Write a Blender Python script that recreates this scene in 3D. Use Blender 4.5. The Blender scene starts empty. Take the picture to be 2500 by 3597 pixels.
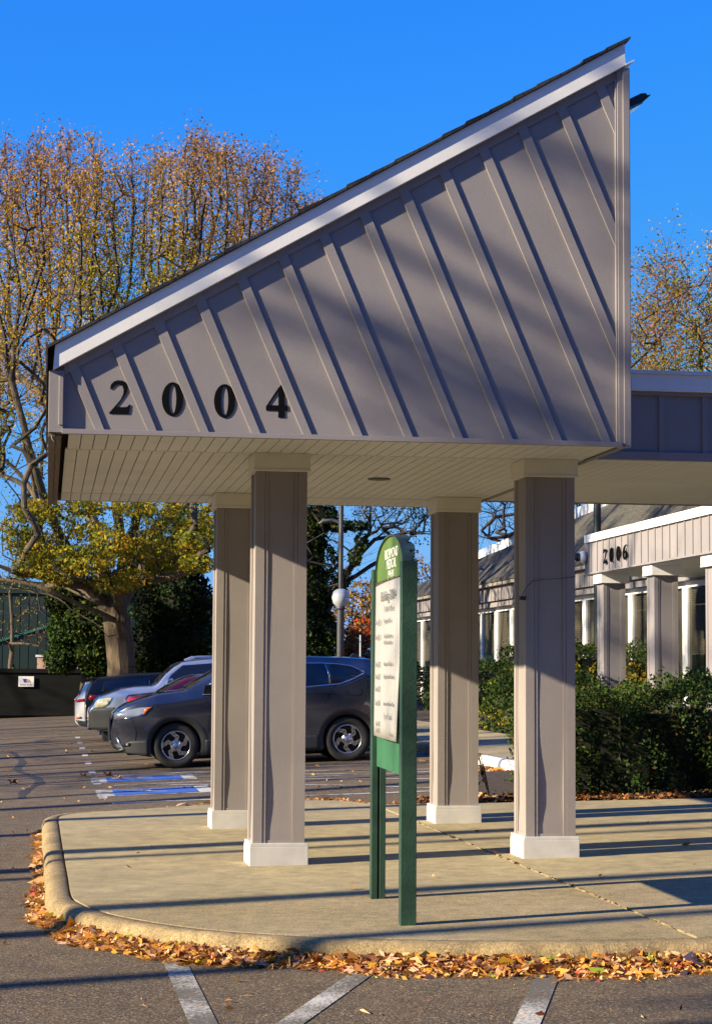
import bpy, bmesh, math, random
import numpy as np
from mathutils import Vector, Matrix

# ------------------------------------------------------------------ camera
sc = bpy.context.scene
COL = sc.collection
CZ = 1.55                       # eye height
PITCH, ROLL = 0.0797, 0.0059
cd = bpy.data.cameras.new('camera'); cam = bpy.data.objects.new('camera', cd); COL.objects.link(cam)
cd.sensor_fit = 'HORIZONTAL'; cd.sensor_width = 36.0; cd.lens = 36.0*7000/2500
cd.clip_start = 0.1; cd.clip_end = 3000
cp, sp, cr, sr = math.cos(PITCH), math.sin(PITCH), math.cos(ROLL), math.sin(ROLL)
fw = Vector((0, cp, sp)); up0 = Vector((0, -sp, cp)); rt0 = Vector((1, 0, 0))
rt = rt0*cr + up0*sr; up = up0*cr - rt0*sr
R3 = Matrix((rt, up, -fw)).transposed()
cam.matrix_world = Matrix.Translation((0, 0, CZ)) @ R3.to_4x4()
sc.camera = cam

# ------------------------------------------------------------------ light
TH = 0.15296                    # heading of the canopy's long front against world X
X0, Y0 = -0.758, 14.630         # canopy origin: front left corner of the front left column base
SL = 0.016284                   # cross fall of the paving
SUN_AZ = TH + math.radians(14.3); SUN_EL = math.radians(22.6)
travel = Vector((math.cos(SUN_AZ)*math.cos(SUN_EL), math.sin(SUN_AZ)*math.cos(SUN_EL), -math.sin(SUN_EL)))
sd = bpy.data.lights.new('sun', 'SUN'); sd.energy = 5.0; sd.angle = math.radians(0.55); sd.color = (1.0, 0.85, 0.60)
sun = bpy.data.objects.new('sun', sd); COL.objects.link(sun)
sun.rotation_euler = travel.to_track_quat('-Z', 'Y').to_euler(); sun.location = (-20, -10, 20)
w = bpy.data.worlds.new('World'); sc.world = w; w.use_nodes = True
nt = w.node_tree; nt.nodes.clear()
sky = nt.nodes.new('ShaderNodeTexSky'); sky.sky_type = 'NISHITA'; sky.sun_disc = False
sky.sun_elevation = SUN_EL
dirs = -travel
sky.sun_rotation = math.atan2(dirs.x, dirs.y)
sky.air_density = 1.0; sky.dust_density = 0.25; sky.ozone_density = 2.6; sky.altitude = 50
hs = nt.nodes.new('ShaderNodeHueSaturation'); hs.inputs['Saturation'].default_value = 1.28; hs.inputs['Hue'].default_value = 0.508
bg = nt.nodes.new('ShaderNodeBackground'); bg.inputs['Strength'].default_value = 0.062
wo = nt.nodes.new('ShaderNodeOutputWorld')
nt.links.new(sky.outputs[0], hs.inputs['Color']); mulc = nt.nodes.new('ShaderNodeMixRGB'); mulc.blend_type = 'MULTIPLY'; mulc.inputs[0].default_value = 1.0; mulc.inputs[2].default_value = (0.33, 1.06, 1.70, 1)
nt.links.new(hs.outputs[0], mulc.inputs[1]); SKYN = 4.0/(0.062*2**1.25)      # tone curve for the sky: pale but not glaring towards the horizon
dn = nt.nodes.new('ShaderNodeMixRGB'); dn.blend_type = 'MULTIPLY'; dn.inputs[0].default_value = 1.0; dn.inputs[2].default_value = (1/SKYN,)*3+(1,)
cv = nt.nodes.new('ShaderNodeRGBCurve')
for ci, pts in enumerate((((0, 0), (.008, .0075), (.05, .05), (.12, .07), (1, .10)), ((0, 0), (.07, .069), (.1025, .086), (.1975, .118), (.3, .135), (1, .16)), ((0, 0), (.2425, .2425), (.29, .241), (.42, .232), (1, .235)))):
    c = cv.mapping.curves[ci]
    for k, (a, b_) in enumerate(pts):
        if k == 0: c.points[0].location = (a, b_)
        elif k == len(pts)-1: c.points[len(c.points)-1].location = (a, b_)
        else: c.points.new(a, b_)
cv.mapping.update()
un = nt.nodes.new('ShaderNodeMixRGB'); un.blend_type = 'MULTIPLY'; un.inputs[0].default_value = 1.0; un.inputs[2].default_value = (SKYN,)*3+(1,)
nt.links.new(mulc.outputs[0], dn.inputs[1]); nt.links.new(dn.outputs[0], cv.inputs['Color']); nt.links.new(cv.outputs[0], un.inputs[1]); nt.links.new(un.outputs[0], bg.inputs[0]); nt.links.new(bg.outputs[0], wo.inputs[0])
sc.view_settings.view_transform = 'Standard'; sc.view_settings.look = 'None'
sc.view_settings.exposure = 1.25; sc.view_settings.gamma = 1.0
sc.render.engine = 'CYCLES'
sc.cycles.max_bounces = 6; sc.cycles.diffuse_bounces = 3; sc.cycles.glossy_bounces = 3; sc.cycles.transparent_max_bounces = 6

# ------------------------------------------------------------------ frames
def W(u, v):
    return (X0 + u*math.cos(TH) - v*math.sin(TH), Y0 + u*math.sin(TH) + v*math.cos(TH))
def toloc(x, y):
    dx, dy = x-X0, y-Y0
    return (dx*math.cos(TH)+dy*math.sin(TH), -dx*math.sin(TH)+dy*math.cos(TH))
def sst(a, b, x):
    x = min(1, max(0, (x-a)/(b-a))); return x*x*(3-2*x)
def T(u, v):                    # asphalt height
    uc = min(max(u, -14), 12)
    return SL*uc + sst(5.5, 10, v)*(0.07+0.025*(min(max(u, -3), 9)+0.8)+0.003*min(60, max(0, v-16)))
def I(u, v):                    # height of the raised concrete
    return SL*u + 0.13

# ------------------------------------------------------------------ materials
def _m(name):
    m = bpy.data.materials.new(name); m.use_nodes = True
    n = m.node_tree; return m, n, n.nodes['Principled BSDF']
def mat(name, col, rough=0.6, metal=0.0, var=0.0, vscale=4.0, bump=0.0, bscale=200.0, coat=0.0, col2=None, stretch=None, spec=None, emit=None, detail=6):
    m, n, b = _m(name)
    b.inputs['Base Color'].default_value = (*col, 1); b.inputs['Roughness'].default_value = rough; b.inputs['Metallic'].default_value = metal
    if coat: b.inputs['Coat Weight'].default_value = coat; b.inputs['Coat Roughness'].default_value = 0.05
    if spec is not None: b.inputs['Specular IOR Level'].default_value = spec
    if emit: b.inputs['Emission Color'].default_value = (*emit, 1); b.inputs['Emission Strength'].default_value = 1
    tc = n.nodes.new('ShaderNodeTexCoord'); mp = n.nodes.new('ShaderNodeMapping')
    n.links.new(tc.outputs['Object'], mp.inputs[0])
    if stretch: mp.inputs['Scale'].default_value = stretch
    if var or col2:
        t = n.nodes.new('ShaderNodeTexNoise'); t.inputs['Scale'].default_value = vscale; t.inputs['Detail'].default_value = detail; t.inputs['Roughness'].default_value = 0.6
        n.links.new(mp.outputs[0], t.inputs['Vector'])
        r = n.nodes.new('ShaderNodeValToRGB'); r.color_ramp.elements[0].position = 0.35; r.color_ramp.elements[1].position = 0.65
        c2 = col2 or tuple(c*(1+var) for c in col); c1 = col if col2 else tuple(c*(1-var) for c in col)
        r.color_ramp.elements[0].color = (*c1, 1); r.color_ramp.elements[1].color = (*c2, 1)
        n.links.new(t.outputs['Fac'], r.inputs[0]); n.links.new(r.outputs[0], b.inputs['Base Color'])
    if bump:
        t = n.nodes.new('ShaderNodeTexNoise'); t.inputs['Scale'].default_value = bscale; t.inputs['Detail'].default_value = 4
        n.links.new(mp.outputs[0], t.inputs['Vector'])
        bp = n.nodes.new('ShaderNodeBump'); bp.inputs['Strength'].default_value = bump; bp.inputs['Distance'].default_value = 0.01
        n.links.new(t.outputs['Fac'], bp.inputs['Height']); n.links.new(bp.outputs[0], b.inputs['Normal'])
    return m
def aggregate(name, base, dark, light, scale, patch, pscale=0.6, rough=0.9, bump=0.5, cracks=0.0, fine=0.5):
    """speckled mineral surface: base tone in big patches, dark and light grains, optional cracks"""
    m, n, b = _m(name); L = n.links.new
    tc = n.nodes.new('ShaderNodeTexCoord')
    def noise(s, d=4, r=0.6):
        t = n.nodes.new('ShaderNodeTexNoise'); t.inputs['Scale'].default_value = s; t.inputs['Detail'].default_value = d; t.inputs['Roughness'].default_value = r
        L(tc.outputs['Object'], t.inputs['Vector']); return t
    def ramp(src, a, bb, c0, c1):
        r = n.nodes.new('ShaderNodeValToRGB'); r.color_ramp.elements[0].position = a; r.color_ramp.elements[1].position = bb
        r.color_ramp.elements[0].color = (*c0, 1); r.color_ramp.elements[1].color = (*c1, 1); L(src, r.inputs[0]); return r
    def mix(f, a, c, t='MIX'):
        x = n.nodes.new('ShaderNodeMixRGB'); x.blend_type = t
        if isinstance(f, float): x.inputs[0].default_value = f
        else: L(f, x.inputs[0])
        L(a, x.inputs[1]); L(c, x.inputs[2]); return x
    big = ramp(noise(pscale, 6).outputs['Fac'], 0.35, 0.65, base, patch)
    mid = ramp(noise(pscale*9, 6, 0.7).outputs['Fac'], 0.3, 0.7, (0.64, 0.65, 0.67), (1.26, 1.25, 1.22))
    c = mix(1.0, big.outputs[0], mid.outputs[0], 'MULTIPLY')
    v = n.nodes.new('ShaderNodeTexVoronoi'); v.inputs['Scale'].default_value = scale; L(tc.outputs['Object'], v.inputs['Vector'])
    sep = n.nodes.new('ShaderNodeSeparateColor'); L(v.outputs['Color'], sep.inputs[0])
    lm = ramp(sep.outputs[0], 0.80, 0.92, (0, 0, 0), (fine, fine, fine)); dm = ramp(sep.outputs[1], 0.76, 0.88, (0, 0, 0), (fine, fine, fine))
    lc = n.nodes.new('ShaderNodeRGB'); lc.outputs[0].default_value = (*light, 1)
    dc = n.nodes.new('ShaderNodeRGB'); dc.outputs[0].default_value = (*dark, 1)
    c = mix(lm.outputs[0], c.outputs[0], lc.outputs[0]); c = mix(dm.outputs[0], c.outputs[0], dc.outputs[0])
    if cracks:
        v2 = n.nodes.new('ShaderNodeTexVoronoi'); v2.feature = 'DISTANCE_TO_EDGE'; v2.inputs['Scale'].default_value = cracks
        ad = n.nodes.new('ShaderNodeVectorMath'); ad.operation = 'MULTIPLY_ADD'
        nn = noise(2.5, 5); L(nn.outputs['Color'], ad.inputs[0]); ad.inputs[1].default_value = (0.5, 0.5, 0.5); L(tc.outputs['Object'], ad.inputs[2])
        L(ad.outputs[0], v2.inputs['Vector'])
        cm = ramp(v2.outputs['Distance'], 0.0, 0.012, (0.75, 0.75, 0.75), (0, 0, 0))
        gate = ramp(noise(0.35, 3).outputs['Fac'], 0.5, 0.58, (0, 0, 0), (1, 1, 1))
        g = mix(1.0, cm.outputs[0], gate.outputs[0], 'MULTIPLY')
        c = mix(g.outputs[0], c.outputs[0], dc.outputs[0])
    L(c.outputs[0], b.inputs['Base Color']); b.inputs['Roughness'].default_value = rough
    bp = n.nodes.new('ShaderNodeBump'); bp.inputs['Strength'].default_value = bump; bp.inputs['Distance'].default_value = 0.006
    L(noise(scale*0.8, 3).outputs['Fac'], bp.inputs['Height']); L(bp.outputs[0], b.inputs['Normal'])
    return m
def leafmat(name, col, trans=0.35, var=0.25):
    m, n, b = _m(name); L = n.links.new
    b.inputs['Roughness'].default_value = 0.7; b.inputs['Specular IOR Level'].default_value = 0.12
    geo = n.nodes.new('ShaderNodeNewGeometry')
    r = n.nodes.new('ShaderNodeValToRGB')
    r.color_ramp.elements[0].color = (*[c*(1-var) for c in col], 1); r.color_ramp.elements[1].color = (*[c*(1+var) for c in col], 1)
    L(geo.outputs['Random Per Island'], r.inputs[0]); L(r.outputs[0], b.inputs['Base Color'])
    t = n.nodes.new('ShaderNodeBsdfTranslucent'); L(r.outputs[0], t.inputs['Color'])
    x = n.nodes.new('ShaderNodeMixShader'); x.inputs[0].default_value = trans
    out = n.nodes['Material Output']
    L(b.outputs[0], x.inputs[1]); L(t.outputs[0], x.inputs[2]); L(x.outputs[0], out.inputs['Surface'])
    return m
def worn_paint(name, col, under, cover=0.5, scale=60, dirt=1.2):
    m, n, b = _m(name); L = n.links.new
    tc = n.nodes.new('ShaderNodeTexCoord')
    t = n.nodes.new('ShaderNodeTexNoise'); t.inputs['Scale'].default_value = scale; t.inputs['Detail'].default_value = 5; t.inputs['Roughness'].default_value = 0.75
    t2 = n.nodes.new('ShaderNodeTexNoise'); t2.inputs['Scale'].default_value = dirt; t2.inputs['Detail'].default_value = 4
    L(tc.outputs['Object'], t.inputs['Vector']); L(tc.outputs['Object'], t2.inputs['Vector'])
    a = n.nodes.new('ShaderNodeMath'); a.operation = 'MULTIPLY_ADD'; L(t2.outputs['Fac'], a.inputs[0]); a.inputs[1].default_value = 0.9; L(t.outputs['Fac'], a.inputs[2])
    r = n.nodes.new('ShaderNodeValToRGB'); p = 1.45-cover*1.0
    r.color_ramp.elements[0].position = max(0, p-0.12)*0.62; r.color_ramp.elements[1].position = min(1, (p+0.12)*0.62)
    s = n.nodes.new('ShaderNodeMath'); s.operation = 'MULTIPLY'; s.inputs[1].default_value = 0.62; L(a.outputs[0], s.inputs[0]); L(s.outputs[0], r.inputs[0])
    r.color_ramp.elements[0].color = (*under, 1); r.color_ramp.elements[1].color = (*col, 1)
    L(r.outputs[0], b.inputs['Base Color']); b.inputs['Roughness'].default_value = 0.85
    return m

M = {}
M['siding'] = mat('siding_paint', (0.258, 0.237, 0.246), 0.75, var=0.06, vscale=1.3, bump=0.35, bscale=260)
M['column'] = mat('column_paint', (0.272, 0.241, 0.232), 0.75, var=0.07, vscale=1.6, bump=0.4, bscale=240)
M['white'] = mat('white_paint', (0.80, 0.80, 0.80), 0.5, var=0.04, vscale=3, bump=0.05, bscale=40)
M['plinth'] = mat('plinth_paint', (0.56, 0.545, 0.52), 0.55, var=0.10, vscale=5, bump=0.12, bscale=120)
M['soffit'] = mat('soffit_vinyl', (0.62, 0.64, 0.61), 0.6, var=0.05, vscale=2)
M['cap'] = mat('capital_paint', (0.68, 0.65, 0.54), 0.6, var=0.04, vscale=5)
M['gap'] = mat('dark_gap', (0.008, 0.008, 0.008), 0.9)
M['brown'] = mat('aged_fascia_board', (0.13, 0.10, 0.075), 0.8, var=0.35, vscale=3, stretch=(30, 1, 6))
M['shingle'] = mat('roof_shingle', (0.035, 0.035, 0.04), 0.95, var=0.3, vscale=30, bump=0.5, bscale=120)
M['digit'] = mat('black_numeral', (0.002, 0.0022, 0.004), 0.8, spec=0.1, var=0.1)
M['asphalt'] = aggregate('asphalt', (0.090, 0.060, 0.029), (0.012, 0.009, 0.007), (0.30, 0.23, 0.14), 120, (0.128, 0.090, 0.047), 0.45, cracks=0.22, fine=0.9, bump=0.9)
M['concrete'] = aggregate('smooth_concrete', (0.285, 0.232, 0.125), (0.17, 0.14, 0.09), (0.42, 0.35, 0.23), 70, (0.37, 0.30, 0.16), 0.7, bump=0.25, fine=0.25)
M['exposed'] = aggregate('exposed_aggregate_concrete', (0.255, 0.195, 0.085), (0.10, 0.075, 0.045), (0.46, 0.38, 0.24), 150, (0.34, 0.265, 0.145), 0.9, bump=0.6, fine=0.7)
M['kerb'] = aggregate('old_kerb_concrete', (0.35, 0.255, 0.118), (0.09, 0.06, 0.028), (0.46, 0.36, 0.20), 150, (0.20, 0.145, 0.07), 3.2, bump=0.9, fine=0.55)
M['tar'] = mat('tar_seal', (0.03, 0.026, 0.022), 0.8, var=0.4, vscale=6)
M['joint'] = mat('joint_dirt', (0.05, 0.035, 0.02), 0.95, var=0.4, vscale=30)
M['soil'] = mat('leaf_mulch_soil', (0.045, 0.030, 0.020), 0.95, var=0.4, vscale=14, bump=1, bscale=30)
M['line'] = worn_paint('worn_line_paint', (0.56, 0.54, 0.48), (0.10, 0.088, 0.066), 0.41, 55, 1.3)
M['line_far'] = worn_paint('worn_far_line_paint', (0.50, 0.50, 0.49), (0.12, 0.10, 0.08), 0.52, 14, 1.6)
M['blue'] = worn_paint('worn_blue_paint', (0.02, 0.10, 0.40), (0.10, 0.10, 0.11), 0.95, 30)
M['kerbwhite'] = worn_paint('kerb_white_paint', (0.68, 0.67, 0.63), (0.3, 0.25, 0.16), 0.93, 24, 3)
M['post'] = mat('post_green_paint', (0.016, 0.050, 0.032), 0.55, var=0.22, vscale=7, bump=0.2, bscale=60)
M['panelgreen'] = mat('panel_green_paint', (0.03, 0.13, 0.06), 0.5, var=0.12, vscale=5)
M['archgreen'] = mat('arch_face_green', (0.08, 0.145, 0.025), 0.5, var=0.16, vscale=5)
M['archcap'] = mat('arch_metal_strip', (0.035, 0.065, 0.05), 0.5, var=0.4, vscale=9)
M['foam'] = mat('crumbling_arch_filler', (0.16, 0.19, 0.19), 0.8, var=0.3, vscale=25)
M['board'] = mat('directory_board', (0.37, 0.365, 0.355), 0.45, var=0.05, vscale=4)
M['ink'] = mat('faded_ink', (0.22, 0.22, 0.23), 0.8)
M['inkhead'] = mat('header_ink', (0.12, 0.12, 0.13), 0.8)
M['letterwhite'] = mat('white_lettering', (0.8, 0.8, 0.76), 0.6)
M['rust'] = mat('rusty_edge', (0.05, 0.035, 0.03), 0.9, var=0.5, vscale=30)
M['bark'] = mat('bark', (0.13, 0.098, 0.062), 0.95, col2=(0.06, 0.042, 0.03), vscale=5, stretch=(5, 5, 0.55), bump=1.0, bscale=7)
M['barkdark'] = mat('dark_bark', (0.055, 0.042, 0.034), 0.95, var=0.4, vscale=6, stretch=(4, 4, 0.7))
M['twig'] = mat('twig_bark', (0.040, 0.031, 0.024), 0.9, var=0.3, vscale=6)
M['lf_orange'] = leafmat('leaf_orange_brown', (0.38, 0.20, 0.045))
M['lf_rust'] = leafmat('leaf_rust', (0.27, 0.135, 0.045))
M['lf_ochre'] = leafmat('leaf_ochre', (0.44, 0.25, 0.025))
M['lf_yel'] = leafmat('leaf_yellow_green', (0.36, 0.29, 0.02))
M['lf_green'] = leafmat('leaf_olive_green', (0.14, 0.17, 0.02))
M['lf_red'] = leafmat('leaf_red', (0.42, 0.09, 0.02))
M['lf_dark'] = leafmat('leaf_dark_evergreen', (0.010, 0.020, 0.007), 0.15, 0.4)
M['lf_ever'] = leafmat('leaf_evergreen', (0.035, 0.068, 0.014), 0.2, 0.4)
M['lf_hedge'] = leafmat('leaf_hedge', (0.06, 0.095, 0.016), 0.25, 0.35)
M['lf_hedge2'] = leafmat('leaf_hedge_brown', (0.10, 0.075, 0.025), 0.25, 0.3)
M['ht_a'] = leafmat('litter_tan', (0.62, 0.36, 0.15), 0.15, 0.25)
M['ht_b'] = leafmat('litter_orange', (0.58, 0.25, 0.05), 0.15, 0.3)
M['ht_c'] = leafmat('litter_pink_tan', (0.62, 0.38, 0.24), 0.15, 0.2)
M['ht_d'] = leafmat('litter_brown', (0.20, 0.08, 0.03), 0.1, 0.4)
M['ht_f'] = leafmat('litter_wine', (0.30, 0.06, 0.04), 0.1, 0.3)
M['ht_e'] = leafmat('litter_green', (0.26, 0.33, 0.04), 0.2, 0.3)
M['straw'] = leafmat('pine_straw', (0.50, 0.22, 0.05), 0.05, 0.3)
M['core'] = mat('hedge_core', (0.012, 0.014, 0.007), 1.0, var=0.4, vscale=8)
M['glass'] = mat('window_glass', (0.02, 0.024, 0.03), 0.04, spec=0.8)
def seeglass():
    m, n, b = _m('see_through_glass'); b.inputs['Base Color'].default_value = (.02, .025, .03, 1); b.inputs['Roughness'].default_value = .03; b.inputs['Specular IOR Level'].default_value = .8
    t = n.nodes.new('ShaderNodeBsdfTransparent'); x = n.nodes.new('ShaderNodeMixShader'); x.inputs[0].default_value = .38
    n.links.new(t.outputs[0], x.inputs[1]); n.links.new(b.outputs[0], x.inputs[2]); n.links.new(x.outputs[0], n.nodes['Material Output'].inputs['Surface']); return m
M['seeglass'] = seeglass()
M['carglass'] = mat('car_glass', (0.008, 0.009, 0.012), 0.03, spec=0.7)
M['blind'] = mat('window_blind', (0.42, 0.36, 0.22), 0.6)
M['steel'] = mat('lamp_post_paint', (0.06, 0.06, 0.065), 0.5, metal=0.2, var=0.2)
M['poledark'] = mat('dark_pole_paint', (0.02, 0.03, 0.028), 0.4, var=0.2)
M['globe'] = mat('frosted_globe', (0.42, 0.44, 0.48), 0.35, var=0.03)
M['dumpster'] = mat('dumpster_paint', (0.004, 0.0045, 0.0042), 0.75, spec=0.2, var=0.5, vscale=1.5, stretch=(1, 1, 3))
M['greenmetal'] = mat('green_metal_siding', (0.004, 0.018, 0.016), 0.5, var=0.1)
M['greentrim'] = mat('green_metal_trim', (0.02, 0.12, 0.09), 0.4)
M['roofgrey'] = mat('grey_shingle_roof', (0.062, 0.058, 0.046), 0.95, var=0.4, vscale=9, stretch=(5, 0.45, 1), bump=0.6, bscale=9)
M['tyre'] = mat('tyre_rubber', (0.022, 0.021, 0.018), 0.85, var=0.25, vscale=12)
M['alloy'] = mat('alloy_rim', (0.55, 0.56, 0.58), 0.25, metal=0.9)
M['alloydark'] = mat('dark_alloy_pocket', (0.02, 0.022, 0.026), 0.35, metal=0.7)
M['blackplastic'] = mat('black_plastic', (0.025, 0.027, 0.030), 0.6, var=0.1)
M['chrome'] = mat('chrome_trim', (0.6, 0.6, 0.62), 0.12, metal=1.0)
M['taillight'] = mat('red_lens', (0.45, 0.01, 0.01), 0.12, coat=1.0)
M['amber'] = mat('amber_lens', (0.60, 0.14, 0.02), 0.15, coat=1.0)
M['headlamp'] = mat('clear_headlamp', (0.42, 0.44, 0.46), 0.12, metal=0.5, coat=1.0)
M['hazylamp'] = mat('hazed_headlamp', (0.55, 0.52, 0.34), 0.25, coat=0.6)
def carpaint(name, col, metal=0.5): return mat(name, col, 0.25, metal=metal, coat=1.0, var=0.02, vscale=3)
M['p_grey'] = carpaint('grey_blue_car_paint', (0.075, 0.080, 0.108), 0.65)
M['p_silver'] = carpaint('silver_blue_car_paint', (0.40, 0.45, 0.55), 0.6)
M['p_red'] = carpaint('dark_red_car_paint', (0.16, 0.010, 0.012), 0.3)
M['p_black'] = mat('black_car_paint', (0.006, 0.006, 0.007), 0.3, coat=0.25, spec=0.3)
M['p_white'] = carpaint('white_car_paint', (0.75, 0.75, 0.74), 0.0)
M['tent'] = mat('white_tent_cloth', (0.8, 0.8, 0.8), 0.8)
M['brick'] = mat('pale_brick', (0.50, 0.33, 0.25), 0.9, var=0.2, vscale=3)
M['eagle_b'] = mat('sign_blue_print', (0.05, 0.07, 0.35), 0.6)
M['eagle_r'] = mat('sign_red_print', (0.50, 0.08, 0.05), 0.6)

# ------------------------------------------------------------------ mesh helpers
class MB:
    def __init__(s): s.v = []; s.f = []; s.m = []; s.cur = 0; s.sm = []
    def add(s, vs, fs, smooth=False):
        b = len(s.v); s.v += [tuple(p) for p in vs]
        for f in fs: s.f.append([b+i for i in f]); s.m.append(s.cur); s.sm.append(smooth)
    def hexa(s, p):  # 8 pts: bottom 0-3 ccw, top 4-7
        s.add(p, [(3, 2, 1, 0), (4, 5, 6, 7), (0, 1, 5, 4), (1, 2, 6, 5), (2, 3, 7, 6), (3, 0, 4, 7)])
    def box(s, x0, x1, y0, y1, z0, z1):
        s.hexa([(x0, y0, z0), (x1, y0, z0), (x1, y1, z0), (x0, y1, z0), (x0, y0, z1), (x1, y0, z1), (x1, y1, z1), (x0, y1, z1)])
    def slab(s, pts, d):  # extrude 3-D polygon pts by vector d
        n = len(pts); q = [Vector(p)+Vector(d) for p in pts]
        s.add(list(pts)+q, [tuple(range(n))[::-1], tuple(range(n, 2*n))]+[(i, (i+1) % n, n+(i+1) % n, n+i) for i in range(n)])
    def tube(s, pts, rad, n=8, cap=True):
        pts = [Vector(p) for p in pts]; R = rad if hasattr(rad, '__len__') else [rad]*len(pts)
        vs = []; a = None
        for i, p in enumerate(pts):
            d = (pts[min(i+1, len(pts)-1)]-pts[max(i-1, 0)]).normalized()
            if a is None: a = d.orthogonal().normalized()
            a = (a-d*a.dot(d)).normalized(); c = d.cross(a)
            for k in range(n):
                t = 2*math.pi*k/n; vs.append(p+(a*math.cos(t)+c*math.sin(t))*R[i])
        fs = [(i*n+k, i*n+(k+1) % n, (i+1)*n+(k+1) % n, (i+1)*n+k) for i in range(len(pts)-1) for k in range(n)]
        s.add(vs, fs, True)
        if cap: s.add(vs[:n], [tuple(range(n))[::-1]]); s.add(vs[-n:], [tuple(range(n))])
    def lathe(s, prof, n=32, axis='z', c=(0, 0, 0)):
        vs = []
        for r, h in prof:
            for k in range(n):
                t = 2*math.pi*k/n; x, y = r*math.cos(t), r*math.sin(t)
                if axis == 'z': vs.append((c[0]+x, c[1]+y, c[2]+h))
                elif axis == 'y': vs.append((c[0]+x, c[1]+h, c[2]+y))
                else: vs.append((c[0]+h, c[1]+x, c[2]+y))
        fs = [(i*n+k, i*n+(k+1) % n, (i+1)*n+(k+1) % n, (i+1)*n+k) for i in range(len(prof)-1) for k in range(n)]
        s.add(vs, fs, True)
    def build(s, name, mats, parent=None, loc=None, rot=None, bevel=0, recalc=True):
        me = bpy.data.meshes.new(name); me.from_pydata(s.v, [], s.f)
        if not isinstance(mats, (list, tuple)): mats = [mats]
        for m in mats: me.materials.append(m)
        me.polygons.foreach_set('material_index', s.m); me.polygons.foreach_set('use_smooth', s.sm)
        if recalc:
            bm = bmesh.new(); bm.from_mesh(me); bmesh.ops.recalc_face_normals(bm, faces=bm.faces); bm.to_mesh(me); bm.free()
        me.update()
        o = bpy.data.objects.new(name, me); COL.objects.link(o)
        if parent: o.parent = parent
        if loc: o.location = loc
        if rot: o.rotation_euler = rot
        if bevel:
            b = o.modifiers.new('bevel', 'BEVEL'); b.width = bevel; b.segments = 2; b.limit_method = 'ANGLE'
        return o
def tag(o, label=None, cat=None, group=None, kind=None):
    if label: o['label'] = label
    if cat: o['category'] = cat
    if group: o['group'] = group
    if kind: o['kind'] = kind
    return o
def thing(name, label, cat, u=0, v=0, z=0, rz=0, group=None, world=None):
    o = bpy.data.objects.new(name, None); COL.objects.link(o); o.empty_display_size = 0.2
    x, y = world if world else W(u, v)
    o.location = (x, y, z); o.rotation_euler = (0, 0, TH+rz if not world else rz)
    return tag(o, label, cat, group)
def at_local(o, u=0, v=0, z=0, rz=0):
    x, y = W(u, v); o.location = (x, y, z); o.rotation_euler = (0, 0, TH+rz); return o
def copy_tree(o, parent=None):
    c = o.copy(); COL.objects.link(c)
    if parent: c.parent = parent
    for ch in list(o.children): copy_tree(ch, c)
    return c
def quads(name, V4, matidx, mats, parent=None, tris=False):
    """V4: (n,4,3) array -> one mesh of loose quads"""
    n = len(V4); me = bpy.data.meshes.new(name)
    me.vertices.add(n*4); me.vertices.foreach_set('co', np.asarray(V4, dtype=np.float32).ravel())
    me.loops.add(n*4); me.loops.foreach_set('vertex_index', np.arange(n*4, dtype=np.int32))
    me.polygons.add(n); me.polygons.foreach_set('loop_start', np.arange(0, n*4, 4, dtype=np.int32))
    me.polygons.foreach_set('loop_total', np.full(n, 4, dtype=np.int32))
    for m in mats: me.materials.append(m)
    me.polygons.foreach_set('material_index', np.asarray(matidx, dtype=np.int32))
    me.update(calc_edges=True); me.validate()
    o = bpy.data.objects.new(name, me); COL.objects.link(o)
    if parent: o.parent = parent
    return o
def leaf_quads(P, size, rng, flat=0.0, aspect=0.55):
    """leaf shaped quads (pointed both ends, lightly folded) at points P"""
    n = len(P); a = rng.normal(size=(n, 3)); a[:, 2] *= (1-flat)
    a /= np.linalg.norm(a, axis=1)[:, None]
    b = rng.normal(size=(n, 3)); b[:, 2] *= (1-flat); b -= a*(a*b).sum(1)[:, None]; b /= np.linalg.norm(b, axis=1)[:, None]
    nn = np.cross(a, b)
    s = size*rng.uniform(0.6, 1.35, size=(n, 1))
    k = rng.uniform(-.3, .3, size=(n, 1))*s
    return np.stack([P-a*s*.5, P-b*s*aspect*.5+nn*k*.5, P+a*s*.5, P+b*s*aspect*.5+nn*k*.5], axis=1)

# ------------------------------------------------------------------ ground
def grid_vals(lo, hi, fine, a, b):
    s = list(np.arange(a, b, fine)); x = a; st = fine
    while x > lo: st *= 1.35; x -= st; s.insert(0, x)
    x = s[-1]; st = fine
    while x < hi: st *= 1.35; x += st; s.append(x)
    return s
us = grid_vals(-900, 900, 0.5, -14, 13); vs_ = grid_vals(-900, 1500, 0.5, -8, 40)
g = MB(); nu = len(us)
g.v = [(u, v, T(u, v)) for v in vs_ for u in us]
g.f = [(j*nu+i, j*nu+i+1, (j+1)*nu+i+1, (j+1)*nu+i) for j in range(len(vs_)-1) for i in range(nu-1)]
g.m = [0]*len(g.f); g.sm = [True]*len(g.f)
ground = tag(at_local(g.build('parking_lot', M['asphalt'])), kind='structure')

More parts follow.
